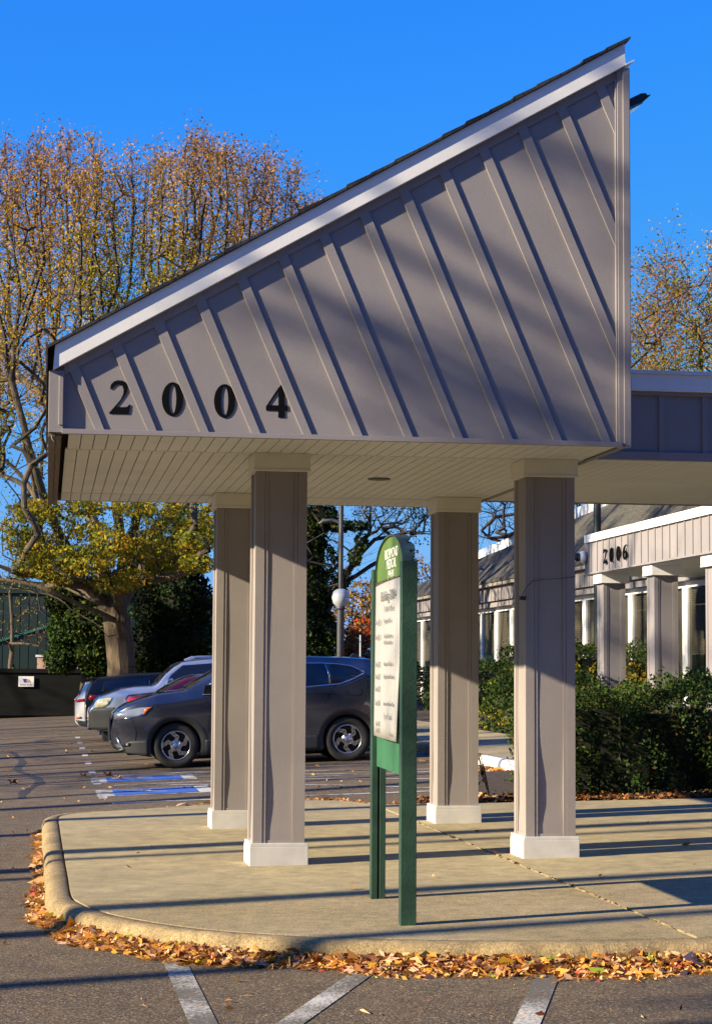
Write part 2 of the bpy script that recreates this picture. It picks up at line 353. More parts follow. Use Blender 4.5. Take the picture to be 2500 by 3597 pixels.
# kerb line of the island: (inner) joint between kerb and slab
inner = [(-0.86, 5.98), (-1.12, 5.82), (-1.28, 5.55), (-1.337, 5.15), (-1.335, 4.0), (-1.33, 2.9), (-1.318, 1.05), (-1.307, -0.3), (-1.295, -1.55), (-1.24, -2.0), (-1.13, -2.42),
         (-0.96, -2.83), (-0.63, -3.34), (-0.27, -3.67), (0.166, -3.93), (0.837, -4.18), (1.41, -4.29), (1.88, -4.35), (2.6, -4.42), (4.0, -4.5), (9.0, -4.6)]
back = [(9, 5.95), (4.6, 5.95), (3.0, 5.95), (2.03, 6.02), (1.89, 6.12), (1.79, 6.36), (1.65, 6.72), (1.32, 6.98), (0.9, 6.9), (0.279, 6.62), (-0.403, 6.24)]
def smooth_line(pts, n=6):
    out = []
    for i in range(len(pts)-1):
        p0 = pts[max(i-1, 0)]; p1 = pts[i]; p2 = pts[i+1]; p3 = pts[min(i+2, len(pts)-1)]
        for k in range(n):
            t = k/n
            out.append(tuple(0.5*((2*p1[j])+(-p0[j]+p2[j])*t+(2*p0[j]-5*p1[j]+4*p2[j]-p3[j])*t*t+(-p0[j]+3*p1[j]-3*p2[j]+p3[j])*t**3) for j in range(2)))
    out.append(pts[-1]); return out
innS = smooth_line(inner, 6); backS = smooth_line(back, 5)
outline = innS + backS
def clipv(poly, vlim, keep_below):
    out = []
    for i in range(len(poly)):
        a, b = poly[i], poly[(i+1) % len(poly)]
        ia = (a[1] < vlim) == keep_below; ib = (b[1] < vlim) == keep_below
        if ia: out.append(a)
        if ia != ib:
            t = (vlim-a[1])/(b[1]-a[1]); out.append((a[0]+(b[0]-a[0])*t, vlim))
    return out
def clipu(poly, ulim, keep_below):
    return [(b, a) for a, b in clipv([(y, x) for x, y in poly], ulim, keep_below)]
def slab_top(name, poly, m, z=0.0, thick=0.2):
    b = MB(); b.slab([(u, v, I(u, v)+z-thick) for u, v in poly], (0, 0, thick)); return tag(at_local(b.build(name, m)), kind='structure')
JT = 0.006
smooth_L = clipu(clipv(outline, -1.90, False), 1.915-JT, True); exp_L = clipu(clipv(outline, -1.90-0.004, True), 1.915-JT, True)
smooth_R = clipu(clipv(outline, -1.40, False), 1.915+JT, False); exp_R = clipu(clipv(outline, -1.40-0.008, True), 1.915+JT, False)
slab_top('concrete_pavement', smooth_L, M['concrete']); slab_top('aggregate_pavement', exp_L, M['exposed'])
slab_top('concrete_pavement', smooth_R, M['concrete'], 0.004); slab_top('aggregate_pavement', exp_R, M['exposed'], 0.006)
b = MB(); b.box(1.90, 1.93, -4.34, 6.0, 0.0, 0.13+SL*1.91-0.006); tag(at_local(b.build('pavement_joint', M['joint'])), kind='structure')
# kerb
def kerb(name, line, closed=False, wdt=0.155, m=None, side=1, zi=lambda u, v: I(u, v), seam=True):
    b = MB(); L = []
    for i, p in enumerate(line):
        a = Vector(line[max(i-1, 0)]); c = Vector(line[min(i+1, len(line)-1)]); d = (c-a).normalized(); nrm = Vector((d.y, -d.x))*side
        L.append((Vector(p), nrm))
    rnd = random.Random(5)
    prof = [(0.010, -0.20), (0.010, -0.012), (0.022, 0.0), (wdt*0.62, -0.002), (wdt*0.84, -0.016), (wdt*0.95, -0.042), (wdt*1.0, -0.075), (wdt*1.03, -0.30)]
    n = len(prof); vs = []
    for p, nr in L:
        j = rnd.uniform(-.008, .008)
        for (o_, z_) in prof:
            q = p+nr*(o_+j*(o_ > .05)); vs.append((q.x, q.y, zi(p.x, p.y)+z_+(rnd.uniform(-.006, .003) if o_ > .05 else 0)))
    fs = [(i*n+k, i*n+k+1, (i+1)*n+k+1, (i+1)*n+k) for i in range(len(L)-1) for k in range(n-1)]
    b.add(vs, fs, True); return tag(at_local(b.build(name, m or M['kerb'])), kind='structure')
kerb('kerb', smooth_line(inner, 14), side=1)
kerb('kerb', smooth_line(list(back[::-1])[:8]+[], 10), side=-1)
# strip under the joint so that it reads dark
b = MB(); pl = smooth_line(inner, 6)
for i in range(len(pl)-1):
    a, c = pl[i], pl[i+1]; d = (Vector(c)-Vector(a)).normalized()*0; nr = Vector(((c[1]-a[1]), -(c[0]-a[0]))).normalized()*-0.015
    b.add([(a[0], a[1], I(*a)-.05), (c[0], c[1], I(*c)-.05), (c[0]+nr.x, c[1]+nr.y, I(*c)-.02), (a[0]+nr.x, a[1]+nr.y, I(*a)-.02)], [(0, 1, 2, 3)])
tag(at_local(b.build('kerb_joint', M['joint'])), kind='structure')

# pavement along the far building with its own kerb, planting soil
def farI(u, v): return T(u, v)+0.13
def sheet(name, u0, u1, v0, v1, zf, m, n=24, skirt=0.2):
    b = MB(); vs = []
    for j in range(n+1):
        for i in range(5): u = u0+(u1-u0)*i/4; v = v0+(v1-v0)*j/n; vs.append((u, v, zf(u, v)))
    b.add(vs, [(j*5+i, j*5+i+1, (j+1)*5+i+1, (j+1)*5+i) for j in range(n) for i in range(4)])
    b.add([(u0, v0, zf(u0, v0)), (u1, v0, zf(u1, v0)), (u1, v0, zf(u1, v0)-skirt), (u0, v0, zf(u0, v0)-skirt)], [(0, 1, 2, 3)])
    return tag(at_local(b.build(name, m)), kind='structure')
sheet('far_pavement', 4.55, 6.3, 9.4, 60, farI, M['concrete'])
kerb('far_kerb', [(4.56, v) for v in np.arange(12.4, 60, 1.2)], side=-1, zi=farI)
kerb('painted_kerb', [(4.56+max(0, 9.55-v)*0.5, v) for v in np.arange(9.25, 12.5, 0.2)], side=-1, zi=farI, m=M['kerbwhite'])
sheet('planting_bed', 6.3, 10.1, 8.6, 60, lambda u, v: T(u, v)+0.11, M['soil'])
def bedz(u, v): return max(T(u, v)+0.10, I(u, 6.0)-0.03)
sheet('planting_bed', 3.1, 14, 6.0, 9.35, bedz, M['soil'])

# painted lines
def seal(pts, w_, name='tar_seal'):
    b = MB(); rn = random.Random(4); P = smooth_line(pts, 8); L1 = []
    for i, p in enumerate(P):
        ww = w_*(.6+.8*rn.random()); L1.append(((p[0]-ww, p[1]), (p[0]+ww, p[1])))
    for a, c in zip(L1, L1[1:]): b.add([(q[0], q[1], T(*q)+.003) for q in (a[0], a[1], c[1], c[0])], [(0, 1, 2, 3)])
    return tag(at_local(b.build(name, M['tar'])), kind='structure')
seal([(-1.75, 9.5), (-1.72, 11), (-1.55, 12.6), (-1.62, 14.2), (-1.9, 16.5), (-1.85, 19), (-2.1, 23)], .055)
def paint(name, pts, m, z=0.004):
    b = MB(); b.add([(u, v, T(u, v)+z) for u, v in pts], [tuple(range(len(pts)))]); return tag(at_local(b.build(name, m)), kind='structure')
def stripe(name, a, c, w_, m, z=0.004, n=6):
    A, C_ = Vector(a), Vector(c); d = (C_-A).normalized(); nr = Vector((-d.y, d.x))*w_/2; b = MB()
    for i in range(n):
        p = A+(C_-A)*i/n; q = A+(C_-A)*(i+1)/n
        b.add([(x.x, x.y, T(x.x, x.y)+z) for x in (p-nr, q-nr, q+nr, p+nr)], [(0, 1, 2, 3)])
    return tag(at_local(b.build(name, m)), kind='structure')
stripe('parking_line', (-0.775, -3.75), (-0.765, -6.3), 0.125, M['line'])
stripe('parking_line', (0.24, -4.1), (-0.75, -6.6), 0.12, M['line'])
stripe('parking_line', (1.12, -4.4), (0.40, -6.6), 0.12, M['line'])
FL = M['line_far']
for v in (13.75, 11.35, 8.35): stripe('parking_line', (-0.72 if v != 11.35 else -0.6, v), (4.4, v), 0.085, FL)
stripe('parking_line', (0.6, 16.35), (4.4, 16.35), 0.1, FL)
stripe('parking_line', (0.2, 19.2), (4.4, 19.2), 0.1, FL)
for v in (9.9, 12.1): # accessible bays, white frame and blue square with the wheelchair sign
    vv = v-0.55 if v < 10 else v-0.05
    u0, u1, v0, v1 = -0.80, 0.40, vv, vv+1.0
    paint('accessible_marking', [(u0-.06, v0-.08), (u1+.12, v0-.08), (u1+.12, v1+.08), (u0-.06, v1+.08)], FL)
    paint('accessible_marking', [(u0+.14, v0), (u1-.06, v0), (u1-.06, v1), (u0+.14, v1)], M['blue'], 0.008)
    b = MB(); cu, cv = (u0+u1)/2+.04, (v0+v1)/2
    ring = [(0.20*math.cos(t), 0.24*math.sin(t)) for t in np.linspace(0.6, 5.2, 16)]
    ring2 = [(0.14*math.cos(t), 0.18*math.sin(t)) for t in np.linspace(0.6, 5.2, 16)]
    for i in range(15):
        b.add([(cu+x+.06, cv+y, T(cu, cv)+.013) for x, y in (ring[i], ring[i+1], ring2[i+1], ring2[i])], [(0, 1, 2, 3)])
    for (x0, x1, y0, y1) in ((-.36, -.05, -.05, .05), (-.44, -.38, -.07, .07), (-.05, .18, .26, .32)):
        b.add([(cu+x0, cv+y0, T(cu, cv)+.013), (cu+x1, cv+y0, T(cu, cv)+.013), (cu+x1, cv+y1, T(cu, cv)+.013), (cu+x0, cv+y1, T(cu, cv)+.013)], [(0, 1, 2, 3)])
    tag(at_local(b.build('accessible_symbol', FL)), kind='structure')
for v in np.arange(9.0, 30, 2.75): stripe('parking_line', (-0.80, v), (-0.80, v+0.8 if v > 14 else v+1.5), 0.10, FL)
for a_, c_ in (((0.6, 13.6), (4.2, 11.5)), ((-0.4, 13.6), (2.6, 11.5)), ((-.3, 11.3), (3.2, 8.5)), ((1.4, 11.2), (4.3, 9.0))):
    stripe('parking_line', a_, c_, 0.07, FL, 0.006)
stripe('parking_line', (-9, 33), (-3.2, 33), 0.1, FL)

# ------------------------------------------------------------------ entrance canopy
UL, UR, VF, VB = -1.50, 2.577, -1.05, 4.60
ZS = 3.157                                  # soffit
rk = (6.057-3.743)/(2.535+1.463)            # slope of the roof edge
def ztop(u): return 3.743+(u+1.463)*rk
can = thing('entrance_canopy', 'taupe entrance canopy with a steep shed roof and 2004 on its front, on four columns', 'canopy')
def part(b, name, m, parent, **k): return b.build(name, m, parent, **k)
# front panel, battens, trims
PV = VF+0.053
b = MB(); b.slab([(UL+.05, PV, ZS-.01), (UR-.05, PV, ZS-.01), (UR-.05, PV, ztop(UR-.05)-.12), (UL+.05, PV, ztop(UL+.05)-.12)], (0, 0.04, 0))
part(b, 'siding_panel', M['siding'], can)
k = 0.432; bw = 0.032
b0 = -1.152
tops = lambda ub: (lambda s: (ub-k*s, 3.174+s))((ztop(ub)-.16-3.174)/(1+k*rk))
for i in range(20):
    ub = b0+0.3555*i
    (ut, zt) = tops(ub); zb = 3.174
    q = clipu([(ub-bw, zb), (ub+bw, zb), (ut+bw, zt+bw*rk), (ut-bw, zt-bw*rk)], 2.472, True)
    if len(q) < 3 or min(p[0] for p in q) > 2.44: continue
    bb = MB(); bb.slab([(x, PV-.0145, z) for x, z in q], (0, .0145, 0)); bb.build('batten', M['siding'], can, bevel=0.002)
b = MB(); b.slab([(-1.40, PV-.012, ztop(-1.40)-.235), (2.50, PV-.012, ztop(2.50)-.235), (2.50, PV-.012, ztop(2.50)-.15), (-1.40, PV-.012, ztop(-1.40)-.15)], (0, .012, 0))
part(b, 'rake_trim', M['siding'], can)
b = MB(); b.slab([(-1.475, VF, 3.571), (2.541, VF, 5.893), (2.535, VF, 6.057), (-1.463, VF, 3.743)], (0, .038, 0))
part(b, 'rake_board', M['white'], can, bevel=0.003)
b = MB(); b.box(-1.408, 2.502, VF-.004, VF+.03, 3.139, 3.173)
part(b, 'bottom_trim', M['siding'], can, bevel=0.002)
b = MB()
b.box(UL, -1.40, PV-.030, PV+.03, 3.150, 3.572)
b.box(-1.432, -1.402, PV-.040, PV-.029, 3.20, 3.545)
b.box(UL, UL+.03, PV+.03, VB, 3.150, 3.56)
part(b, 'corner_trim', M['siding'], can, bevel=0.003)
b = MB()
b.box(2.484, 2.577, PV-.030, PV+.03, 3.140, 5.875); b.box(2.470, 2.483, PV-.022, PV, 3.137, 5.80); b.box(2.522, 2.572, PV-.042, PV-.029, 3.142, 5.878)
part(b, 'corner_trim', M['siding'], can, bevel=0.003)
# roof shingles: slab with lapped courses and a ragged front edge
rnd = random.Random(3); b = MB()
ns = 24; du = (2.56+1.515)/ns
for i in range(ns):
    ua = -1.515+du*i; ub = ua+du+0.012
    za, zb_ = ztop(ua)+.012, ztop(ub)+.012
    lift = rnd.uniform(0.010, 0.028)
    b.hexa([(ua, VF-.021, za-.008), (ub, VF-.021, zb_-.008), (ub, VB+.05, zb_-.008), (ua, VB+.05, za-.008),
            (ua, VF-.021, za+lift), (ub, VF-.021, zb_+.004+lift*.3), (ub, VB+.05, zb_+.004+lift*.3), (ua, VB+.05, za+lift)])
b.box(-1.522, -1.512, VF-.02, VB+.05, 3.575, 3.752)
part(b, 'roof', M['shingle'], can)
b = MB(); b.slab([(-1.47, VF+.04, 3.70), (2.53, VF+.04, 6.0), (2.53, VF+.04, 6.045), (-1.47, VF+.04, 3.735)], (0, VB-VF-.04, 0)); part(b, 'roof_deck', M['brown'], can)
b = MB(); b.slab([(2.541, VF-.01, 5.893), (2.60, VF-.01, 5.925), (2.602, VF-.01, 5.935), (2.541, VF-.01, 5.905)], (0, 1.2, 0)); part(b, 'flashing', M['white'], can)
# right wall, back wall
b = MB(); b.box(2.530, 2.572, PV+.031, VB, 3.150, 5.90)
for v in np.arange(-.7, 4.6, .36): b.box(2.572, 2.588, v, v+.05, 3.86, 5.88)
part(b, 'side_wall', M['siding'], can)
b = MB(); b.slab([(UL+.03, VB-.03, ZS), (2.53, VB-.03, ZS), (2.53, VB-.03, ztop(2.53)-.03), (UL+.03, VB-.03, ztop(UL+.03)-.03)], (0, .03, 0)); part(b, 'back_wall', M['siding'], can)
# eave underside at the left
b = MB(); b.box(UL, -1.452, -.995, VB, 3.120, 3.149); b.box(-1.450, -1.410, -.995, VB, 3.128, 3.150); part(b, 'eave_board', M['brown'], can, bevel=0.003)
b = MB(); b.box(-1.409, -1.362, -.995, VB, 3.24, 3.26); part(b, 'eave_gap', M['gap'], can)
b = MB(); b.tube([(-1.475, -1.0, 3.13), (-1.47, -1.02, 3.10), (-1.455, -1.02, 3.085)], .006, 6); part(b, 'hook', M['steel'], can)
# soffit boards with open grooves
b = MB(); gsp, gw = 0.0915, 0.0065
def strips(v0, v1, u0, u1, z, off):
    u = u0
    while u < u1-.005:
        e = min(u+gsp-gw, u1); b.box(u, e, v0, v1, z, z+.012); u += gsp
strips(-.990, 0.052, -1.360, 2.505, ZS, 0); strips(0.072, 3.735, -1.375, 2.56, ZS+.002, .03); strips(3.755, 4.56, -1.375, 2.56, ZS+.001, .05)
b.box(-1.36, 2.505, .053, .071, ZS-.003, ZS+.009); b.box(-1.375, 2.56, 3.736, 3.754, ZS-.003, ZS+.009)
part(b, 'soffit', M['soffit'], can)
b = MB(); b.box(-1.361, 2.56, -.99, 4.56, ZS+.016, ZS+.03); part(b, 'soffit_backing', M['gap'], can)
# columns
def column(parent, u, v, z0, ztop_, wp=.429, seed=0, wc=.421, ph=.161, ch=.136, side=.38, m=None, mp=None, mc=None):
    rn = random.Random(seed); o = MB(); cu, cv = u+wp/2, v+wp/2
    # core of the shaft (recess depth) and warped face sheets
    h = side/2; rec = .012; zc = ztop_-ch; zb = z0+ph
    o.box(cu-h+.022, cu+h-.022, cv-h+.022, cv+h-.022, zb-.02, zc+.02)
    bwid = .092
    for sx in (-1, 1):
        for sy in (-1, 1):      # corner boards in two layers
            xa, xb = sorted((cu+sx*h, cu+sx*(h-.066))); ya, yb = sorted((cv+sy*h, cv+sy*(h-.066)))
            o.box(xa, xb, ya, yb, zb, zc)
            xa2, xb2 = sorted((cu+sx*(h-.068), cu+sx*(h-bwid))); y0_ = cv+sy*(h-.004); ya2, yb2 = sorted((y0_, cv+sy*(h-.03)))
            o.box(xa2, xb2, ya2, yb2, zb, zc)
            ya2, yb2 = sorted((cv+sy*(h-.068), cv+sy*(h-bwid))); x0_ = cu+sx*(h-.004); xa2, xb2 = sorted((x0_, cu+sx*(h-.03)))
            o.box(xa2, xb2, ya2, yb2, zb, zc)
    for s_ in (-1, 1):          # top and bottom rails
        for za, zz in ((zb, zb+.022), (zc-.03, zc)):
            ya, yb = sorted((cv+s_*(h-.009), cv+s_*(h-.03))); o.box(cu-h+bwid+.001, cu+h-bwid-.001, ya, yb, za, zz)
            xa, xb = sorted((cu+s_*(h-.009), cu+s_*(h-.03))); o.box(xa, xb, cv-h+bwid+.001, cv+h-bwid-.001, za, zz)
    sh = o.build('column', m or M['column'], parent)
    # centre sheet, buckled outward/inward
    p = MB(); nz, nx = 40, 4; amp = rn.uniform(.5, 1.0)
    for s_ in (-1, 1):
        for ax in (0, 1):
            vs = []
            for j in range(nz+1):
                t = j/nz; z = zb+.02+(zc-zb-.045)*t
                d = .011+amp*(.012*math.exp(-((t-.12)/.10)**2)-.004*math.exp(-((t-.03)/.03)**2)+.003*math.sin(t*9+seed))
                for i in range(nx+1):
                    q = -(h-bwid-.001)+2*(h-bwid-.001)*i/nx
                    dd = max(d, .006)
                    off = s_*(h-dd)
                    vs.append((cu+q, cv+off, z) if ax == 0 else (cu+off, cv+q, z))
            n1 = nx+1
            p.add(vs, [(j*n1+i, j*n1+i+1, (j+1)*n1+i+1, (j+1)*n1+i) for j in range(nz) for i in range(nx)], True)
    p.build('panel_sheet', m or M['column'], sh)
    q = MB(); q.box(u, u+wp, v, v+wp, z0-.06, z0+ph-.026); q.box(u+.004, u+wp-.004, v+.004, v+wp-.004, z0+ph-.0255, z0+ph)
    q.build('plinth', mp or M['plinth'], sh, bevel=.003)
    c = MB(); i_ = (wp-wc)/2; c.box(u+i_, u+wp-i_, v+i_, v+wp-i_, zc+.018, ztop_-.001); c.box(u+i_-.005, u+wp-i_+.005, v+i_-.005, v+wp-i_+.005, zc, zc+.0175)
    c.build('capital', mc or M['cap'], sh, bevel=.002)
    return sh
ca = column(can, 0, 0, .13+SL*.2, ZS, seed=1)
cb_ = column(can, 2.039, 0, .13+SL*2.25, ZS, seed=2)
cc = column(can, 0, 3.402, .13+SL*.2, ZS, seed=3)
cdd = column(can, 2.039, 3.402, .13+SL*2.25, ZS, seed=4)
# numerals 2 0 0 4
def conv(pts, x0, x1, y0, y1, U0, U1, Z0, Z1):
    return [(U0+(x-x0)/(x1-x0)*(U1-U0), Z1-(y-y0)/(y1-y0)*(Z1-Z0)) for x, y in pts]
two = [(412, 358), (470, 290), (483, 262), (485, 240), (478, 222), (463, 214), (445, 217), (430, 232), (421, 241), (416, 236), (420, 215), (435, 200), (455, 194), (480, 196), (500, 208), (508, 228), (503, 250), (488, 275), (455, 318), (448, 328), (490, 328), (505, 325), (515, 314), (521, 316), (513, 362), (412, 362)]
fourp = [[(1278, 230), (1292, 212), (1310, 212), (1310, 379), (1278, 379)], [(1215, 325), (1228, 318), (1278, 318), (1278, 345), (1215, 345)], [(1310, 318), (1326, 318), (1326, 345), (1310, 345)], [(1215, 325), (1278, 228), (1278, 247), (1228, 318)]]
def digit(parent, ch, U0, U1, Z0, Z1, v, t=.022, m=None, axis='u', stand=.012):
    b = MB()
    def P(x, z, dy): return (x, v-stand-dy, z)
    def ex(poly):
        b.slab([P(x, z, t) for x, z in poly], (0, t, 0))
    if ch == '2': ex(conv(two, 412, 521, 194, 362, U0, U1, Z0, Z1))
    if ch == '4':
        for q in fourp: ex(conv(q, 1215, 1326, 212, 379, U0, U1, Z0, Z1))
    if ch in '06':
        cx, cz = (U0+U1)/2, (Z0+Z1)/2; a, c = (U1-U0)/2, (Z1-Z0)/2; ai, ci = a*.34, c*.86; cz0 = cz
        if ch == '6': cz = Z0+(Z1-Z0)*.31; c = (Z1-Z0)*.31; ci = c*.78; ai = a*.40
        n = 28
        for i in range(n):
            t0, t1 = 2*math.pi*i/n, 2*math.pi*(i+1)/n
            ex([(cx+a*math.cos(t0), cz+c*math.sin(t0)), (cx+a*math.cos(t1), cz+c*math.sin(t1)), (cx+ai*math.cos(t1), cz+ci*math.sin(t1)), (cx+ai*math.cos(t0), cz+ci*math.sin(t0))])
        if ch == '6':
            H = Z1-Z0
            pts = [(U0, Z0+.31*H), (U0+.02*a, Z0+.55*H), (U0+.35*a, Z0+.78*H), (U0+.9*a, Z0+.92*H), (U1-.1*a, Z1), (U1-.1*a, Z1-.03*H), (U0+1.15*a, Z0+.82*H), (U0+.85*a, Z0+.66*H), (U0+.62*a, Z0+.5*H), (U0+.6*a, Z0+.31*H)]
            b.slab([P(x, z, t+.001) for x, z in pts], (0, t-.001, 0))
    return b.build('numeral', m or M['digit'], parent)
for ch, u0, u1, z0, z1 in (('2', -1.092, -.948, 3.289, 3.520), ('0', -.735, -.588, 3.282, 3.517), ('0', -.378, -.232, 3.279, 3.514), ('4', -.019, .132, 3.292, 3.523)):
    digit(can, ch, u0, u1, z0, z1, PV, t=.005, stand=0)

# recessed soffit light, floodlight, little camera with its cable
sl_ = MB(); sl_.lathe([(0.0, .0), (.078, .0), (.092, -.004), (.098, .002), (.0, .004)], 28)
o = sl_.build('recessed_light', M['steel']); x, y = W(1.24, 1.81); o.location = (x, y, ZS-.004)
tag(o, 'round recessed downlight in the cream soffit between the columns', 'ceiling light')
fl = thing('floodlight', 'dark floodlight on an arm high on the right wall of the canopy', 'floodlight', 2.589, -.95, 5.62)
b = MB(); b.slab([(0, 0, -.005), (.0, 0, .055), (.095, 0, .105), (.13, 0, .109), (.145, 0, .094), (.170, 0, .102), (.165, 0, .092), (.11, 0, .045), (.03, 0, .012)], (0, .22, 0)); part(b, 'housing', M['poledark'], fl, bevel=.003)
b = MB(); b.slab([(.03, .01, .010), (.11, .01, .043), (.105, .01, .030), (.03, .01, -.012), (.002, .01, -.015), (.002, .01, -.004)], (0, .20, 0)); part(b, 'lens', M['chrome'], fl)
scam = thing('column_camera', 'small black camera clipped to the left edge of the front right column', 'camera', 2.06, .03, 2.10)
b = MB(); b.box(-.045, .0, -.03, .02, -.012, .018); b.lathe([(.0, -.046), (.012, -.046), (.012, -.02)], 12, 'x', (0, -.005, .003)); part(b, 'body', M['poledark'], scam, bevel=.003)
cable = MB(); zc_ = 2.26
cable.tube([(2.058, .13, 2.12), (2.054, .05, 2.15), (2.070, .018, 2.19), (2.11, .0185, 2.232), (2.18, .0185, 2.245), (2.30, .0185, 2.252), (2.445, .018, 2.27)], .0022, 5)
tag(at_local(cable.build('cable', M['blackplastic'])), 'thin dark cable strung across the upper front right column', 'cable')

# ------------------------------------------------------------------ covered walkway to the right
wk = thing('walkway_roof', 'flat covered walkway roof with white top board leaving the canopy to the right', 'walkway roof')
WU0, WU1, WV0, WV1 = 2.592, 9.0, 0.04, 3.80
b = MB(); b.box(WU0, WU1, WV0+.03, WV0+.06, 3.20, 3.70)
for u in np.arange(2.775, 9, .345): b.box(u, u+.05, WV0+.016, WV0+.0295, 3.235, 3.672)
b.box(WU0, WU1, WV0+.008, WV0+.029, 3.171, 3.234); b.box(WU0, WU1, WV0+.008, WV0+.029, 3.673, 3.70)
part(b, 'fascia_siding', M['siding'], wk)
b = MB(); b.box(2.60, WU1, WV0-.014, WV0+.02, 3.702, 3.832); part(b, 'top_board', M['white'], wk, bevel=.003)
b = MB(); b.box(2.60, WU1, WV0-.03, WV1, 3.833, 3.86); part(b, 'roof_sheet', M['white'], wk)
b = MB(); u = 2.57
while u < WU1: b.box(u, u+.086, WV0+.02, WV1, 3.165, 3.176); u += .0915
part(b, 'soffit', M['soffit'], wk)
b = MB(); b.box(2.565, WU1, WV0+.03, WV1, 3.180, 3.19); part(b, 'soffit_backing', M['gap'], wk)
b = MB(); b.box(2.60, WU1, WV1, WV1+.03, 3.155, 3.83); part(b, 'back_fascia', M['siding'], wk)

# ------------------------------------------------------------------ directory sign
px_, py_ = 0.300, 11.275; rot = math.atan2(.118, .993)
zg = 0.142
sg = thing('directory_sign', 'green arched directory sign on two posts listing the suites of the building', 'sign', world=(px_, py_), rz=rot, z=zg)
def spost(y0, y1, ztop_, groove, name='post'):
    b = MB(); hw = .044
    if groove:
        b.box(-hw, -.006, y0, y1, -.03, ztop_); b.box(.006, hw, y0, y1, -.03, ztop_); b.box(-.006, .006, y0+.03, y1, -.03, ztop_)
    else: b.box(-hw, hw, y0, y1, -.03, ztop_)
    return b.build(name, M['post'], sg, bevel=.0025)
LY = 1.295
spost(-.045, .045, 2.032, False); spost(LY-.045, LY+.045, 2.045, True)
def archz(y):
    t = (y-.045)/(LY-.09); t = min(max(t, 0), 1); return 2.0+.215*math.sqrt(max(0, 1-(2*t-1)**2))**.85
ys = [.046+(LY-.092)*(0.5-0.5*math.cos(math.pi*i/30)) for i in range(31)]
b = MB(); b.slab([(-.018, y, 1.90) for y in (ys[0], ys[-1])]+[(-.018, y, archz(y)-.003) for y in ys[::-1]], (.03, 0, 0)); part(b, 'arch_panel', M['archgreen'], sg)
b = MB(); b.box(-.014, .010, .046, LY-.046, .817, 1.899); part(b, 'lower_panel', M['panelgreen'], sg)
b = MB()
for i in range(30):
    ya, yb = ys[i], ys[i+1]; za, zb = archz(ya), archz(yb); r = .052 if i > 8 else (.052 if i in (4, 5) else .018 + .012*(i % 3))
    b.hexa([(-.030, ya, za-.002), (r, ya, za-.002), (r, yb, zb-.002), (-.030, yb, zb-.002), (-.030, ya, za+.006), (r, ya, za+.006), (r, yb, zb+.006), (-.030, yb, zb+.006)])
part(b, 'arch_strip', M['archcap'], sg)
b = MB()
for i in range(0, 30):
    ya, yb = ys[i], ys[i+1]; za, zb = archz(ya)-.045, archz(yb)-.045; r = .040+.012*math.sin(i*2.1)
    b.hexa([(.014, ya, za), (r, ya, za), (r, yb, zb), (.014, yb, zb), (.014, ya, za+.036), (r, ya, za+.036), (r, yb, zb+.036), (.014, yb, zb+.036)])
part(b, 'arch_filler', M['foam'], sg)
b = MB()      # the white board, slightly bowed and hanging off the panel at its near edge
nb = 12; vs = []
for j in range(nb+1):
    for i in range(nb+1):
        y = .052+(LY-.10)*i/nb; t = j/nb; z = 1.010+.925*t+(.012 if j == nb else 0)*(1-i/nb)-.004*(1-i/nb)*(1-t)
        y2 = y+(.10*(1-t))*(1-i/nb)**2
        vs.append((-.024-.012*math.sin(math.pi*i/nb)-.010*(1-t)-.012*(1-t)*(1-i/nb), y2, z))
n1 = nb+1; b.add(vs, [(j*n1+i, j*n1+i+1, (j+1)*n1+i+1, (j+1)*n1+i) for j in range(nb) for i in range(nb)], True)
wb = part(b, 'listing_board', M['board'], sg)
sm = wb.modifiers.new('solid', 'SOLIDIFY'); sm.thickness = .004; sm.offset = 0
b = MB(); rr = random.Random(2); y = .055
while y < LY-.06: e = y+rr.uniform(.02, .07); b.box(-.024, -.015, y, min(e, LY-.05), 1.934, 1.950+rr.uniform(0, .014)); y = e
part(b, 'rusty_strip', M['rust'], sg)
def text(s, size, y_left, z, parent, m, xs=1.0, off=-.045, align='LEFT', ex=.0006, bold=0.0):
    cu_ = bpy.data.curves.new('txt', 'FONT'); cu_.body = s; cu_.size = size; cu_.align_x = align; cu_.extrude = ex; cu_.offset = bold
    to = bpy.data.objects.new('txt', cu_); me = bpy.data.meshes.new_from_object(to)
    bpy.data.objects.remove(to); me.materials.clear(); me.materials.append(m)
    M4 = Matrix(((0, 0, -1, off), (-xs, 0, 0, y_left), (0, 1, 0, z), (0, 0, 0, 1)))
    me.transform(M4)
    return me
def textpart(name, items, parent, m):
    bm = bmesh.new()
    for it in items:
        me = text(*it[:1], *it[1:4], parent, m, **it[4]); bm.from_mesh(me); bpy.data.meshes.remove(me)
    me = bpy.data.meshes.new(name); bm.to_mesh(me); bm.free(); me.materials.append(m)
    o = bpy.data.objects.new(name, me); COL.objects.link(o); o.parent = parent; return o
c_ = LY*.44
textpart('sign_title', [('RICHMOND', .084, c_+.02, 2.083, dict(xs=1.25, off=-.0195, align='CENTER')), ('MEDICAL', .080, c_+.02, 2.022, dict(xs=1.25, off=-.0195, align='CENTER')), ('P·A·R·K', .062, c_+.02, 1.968, dict(xs=1.25, off=-.0195, align='CENTER'))], sg, M['letterwhite'])
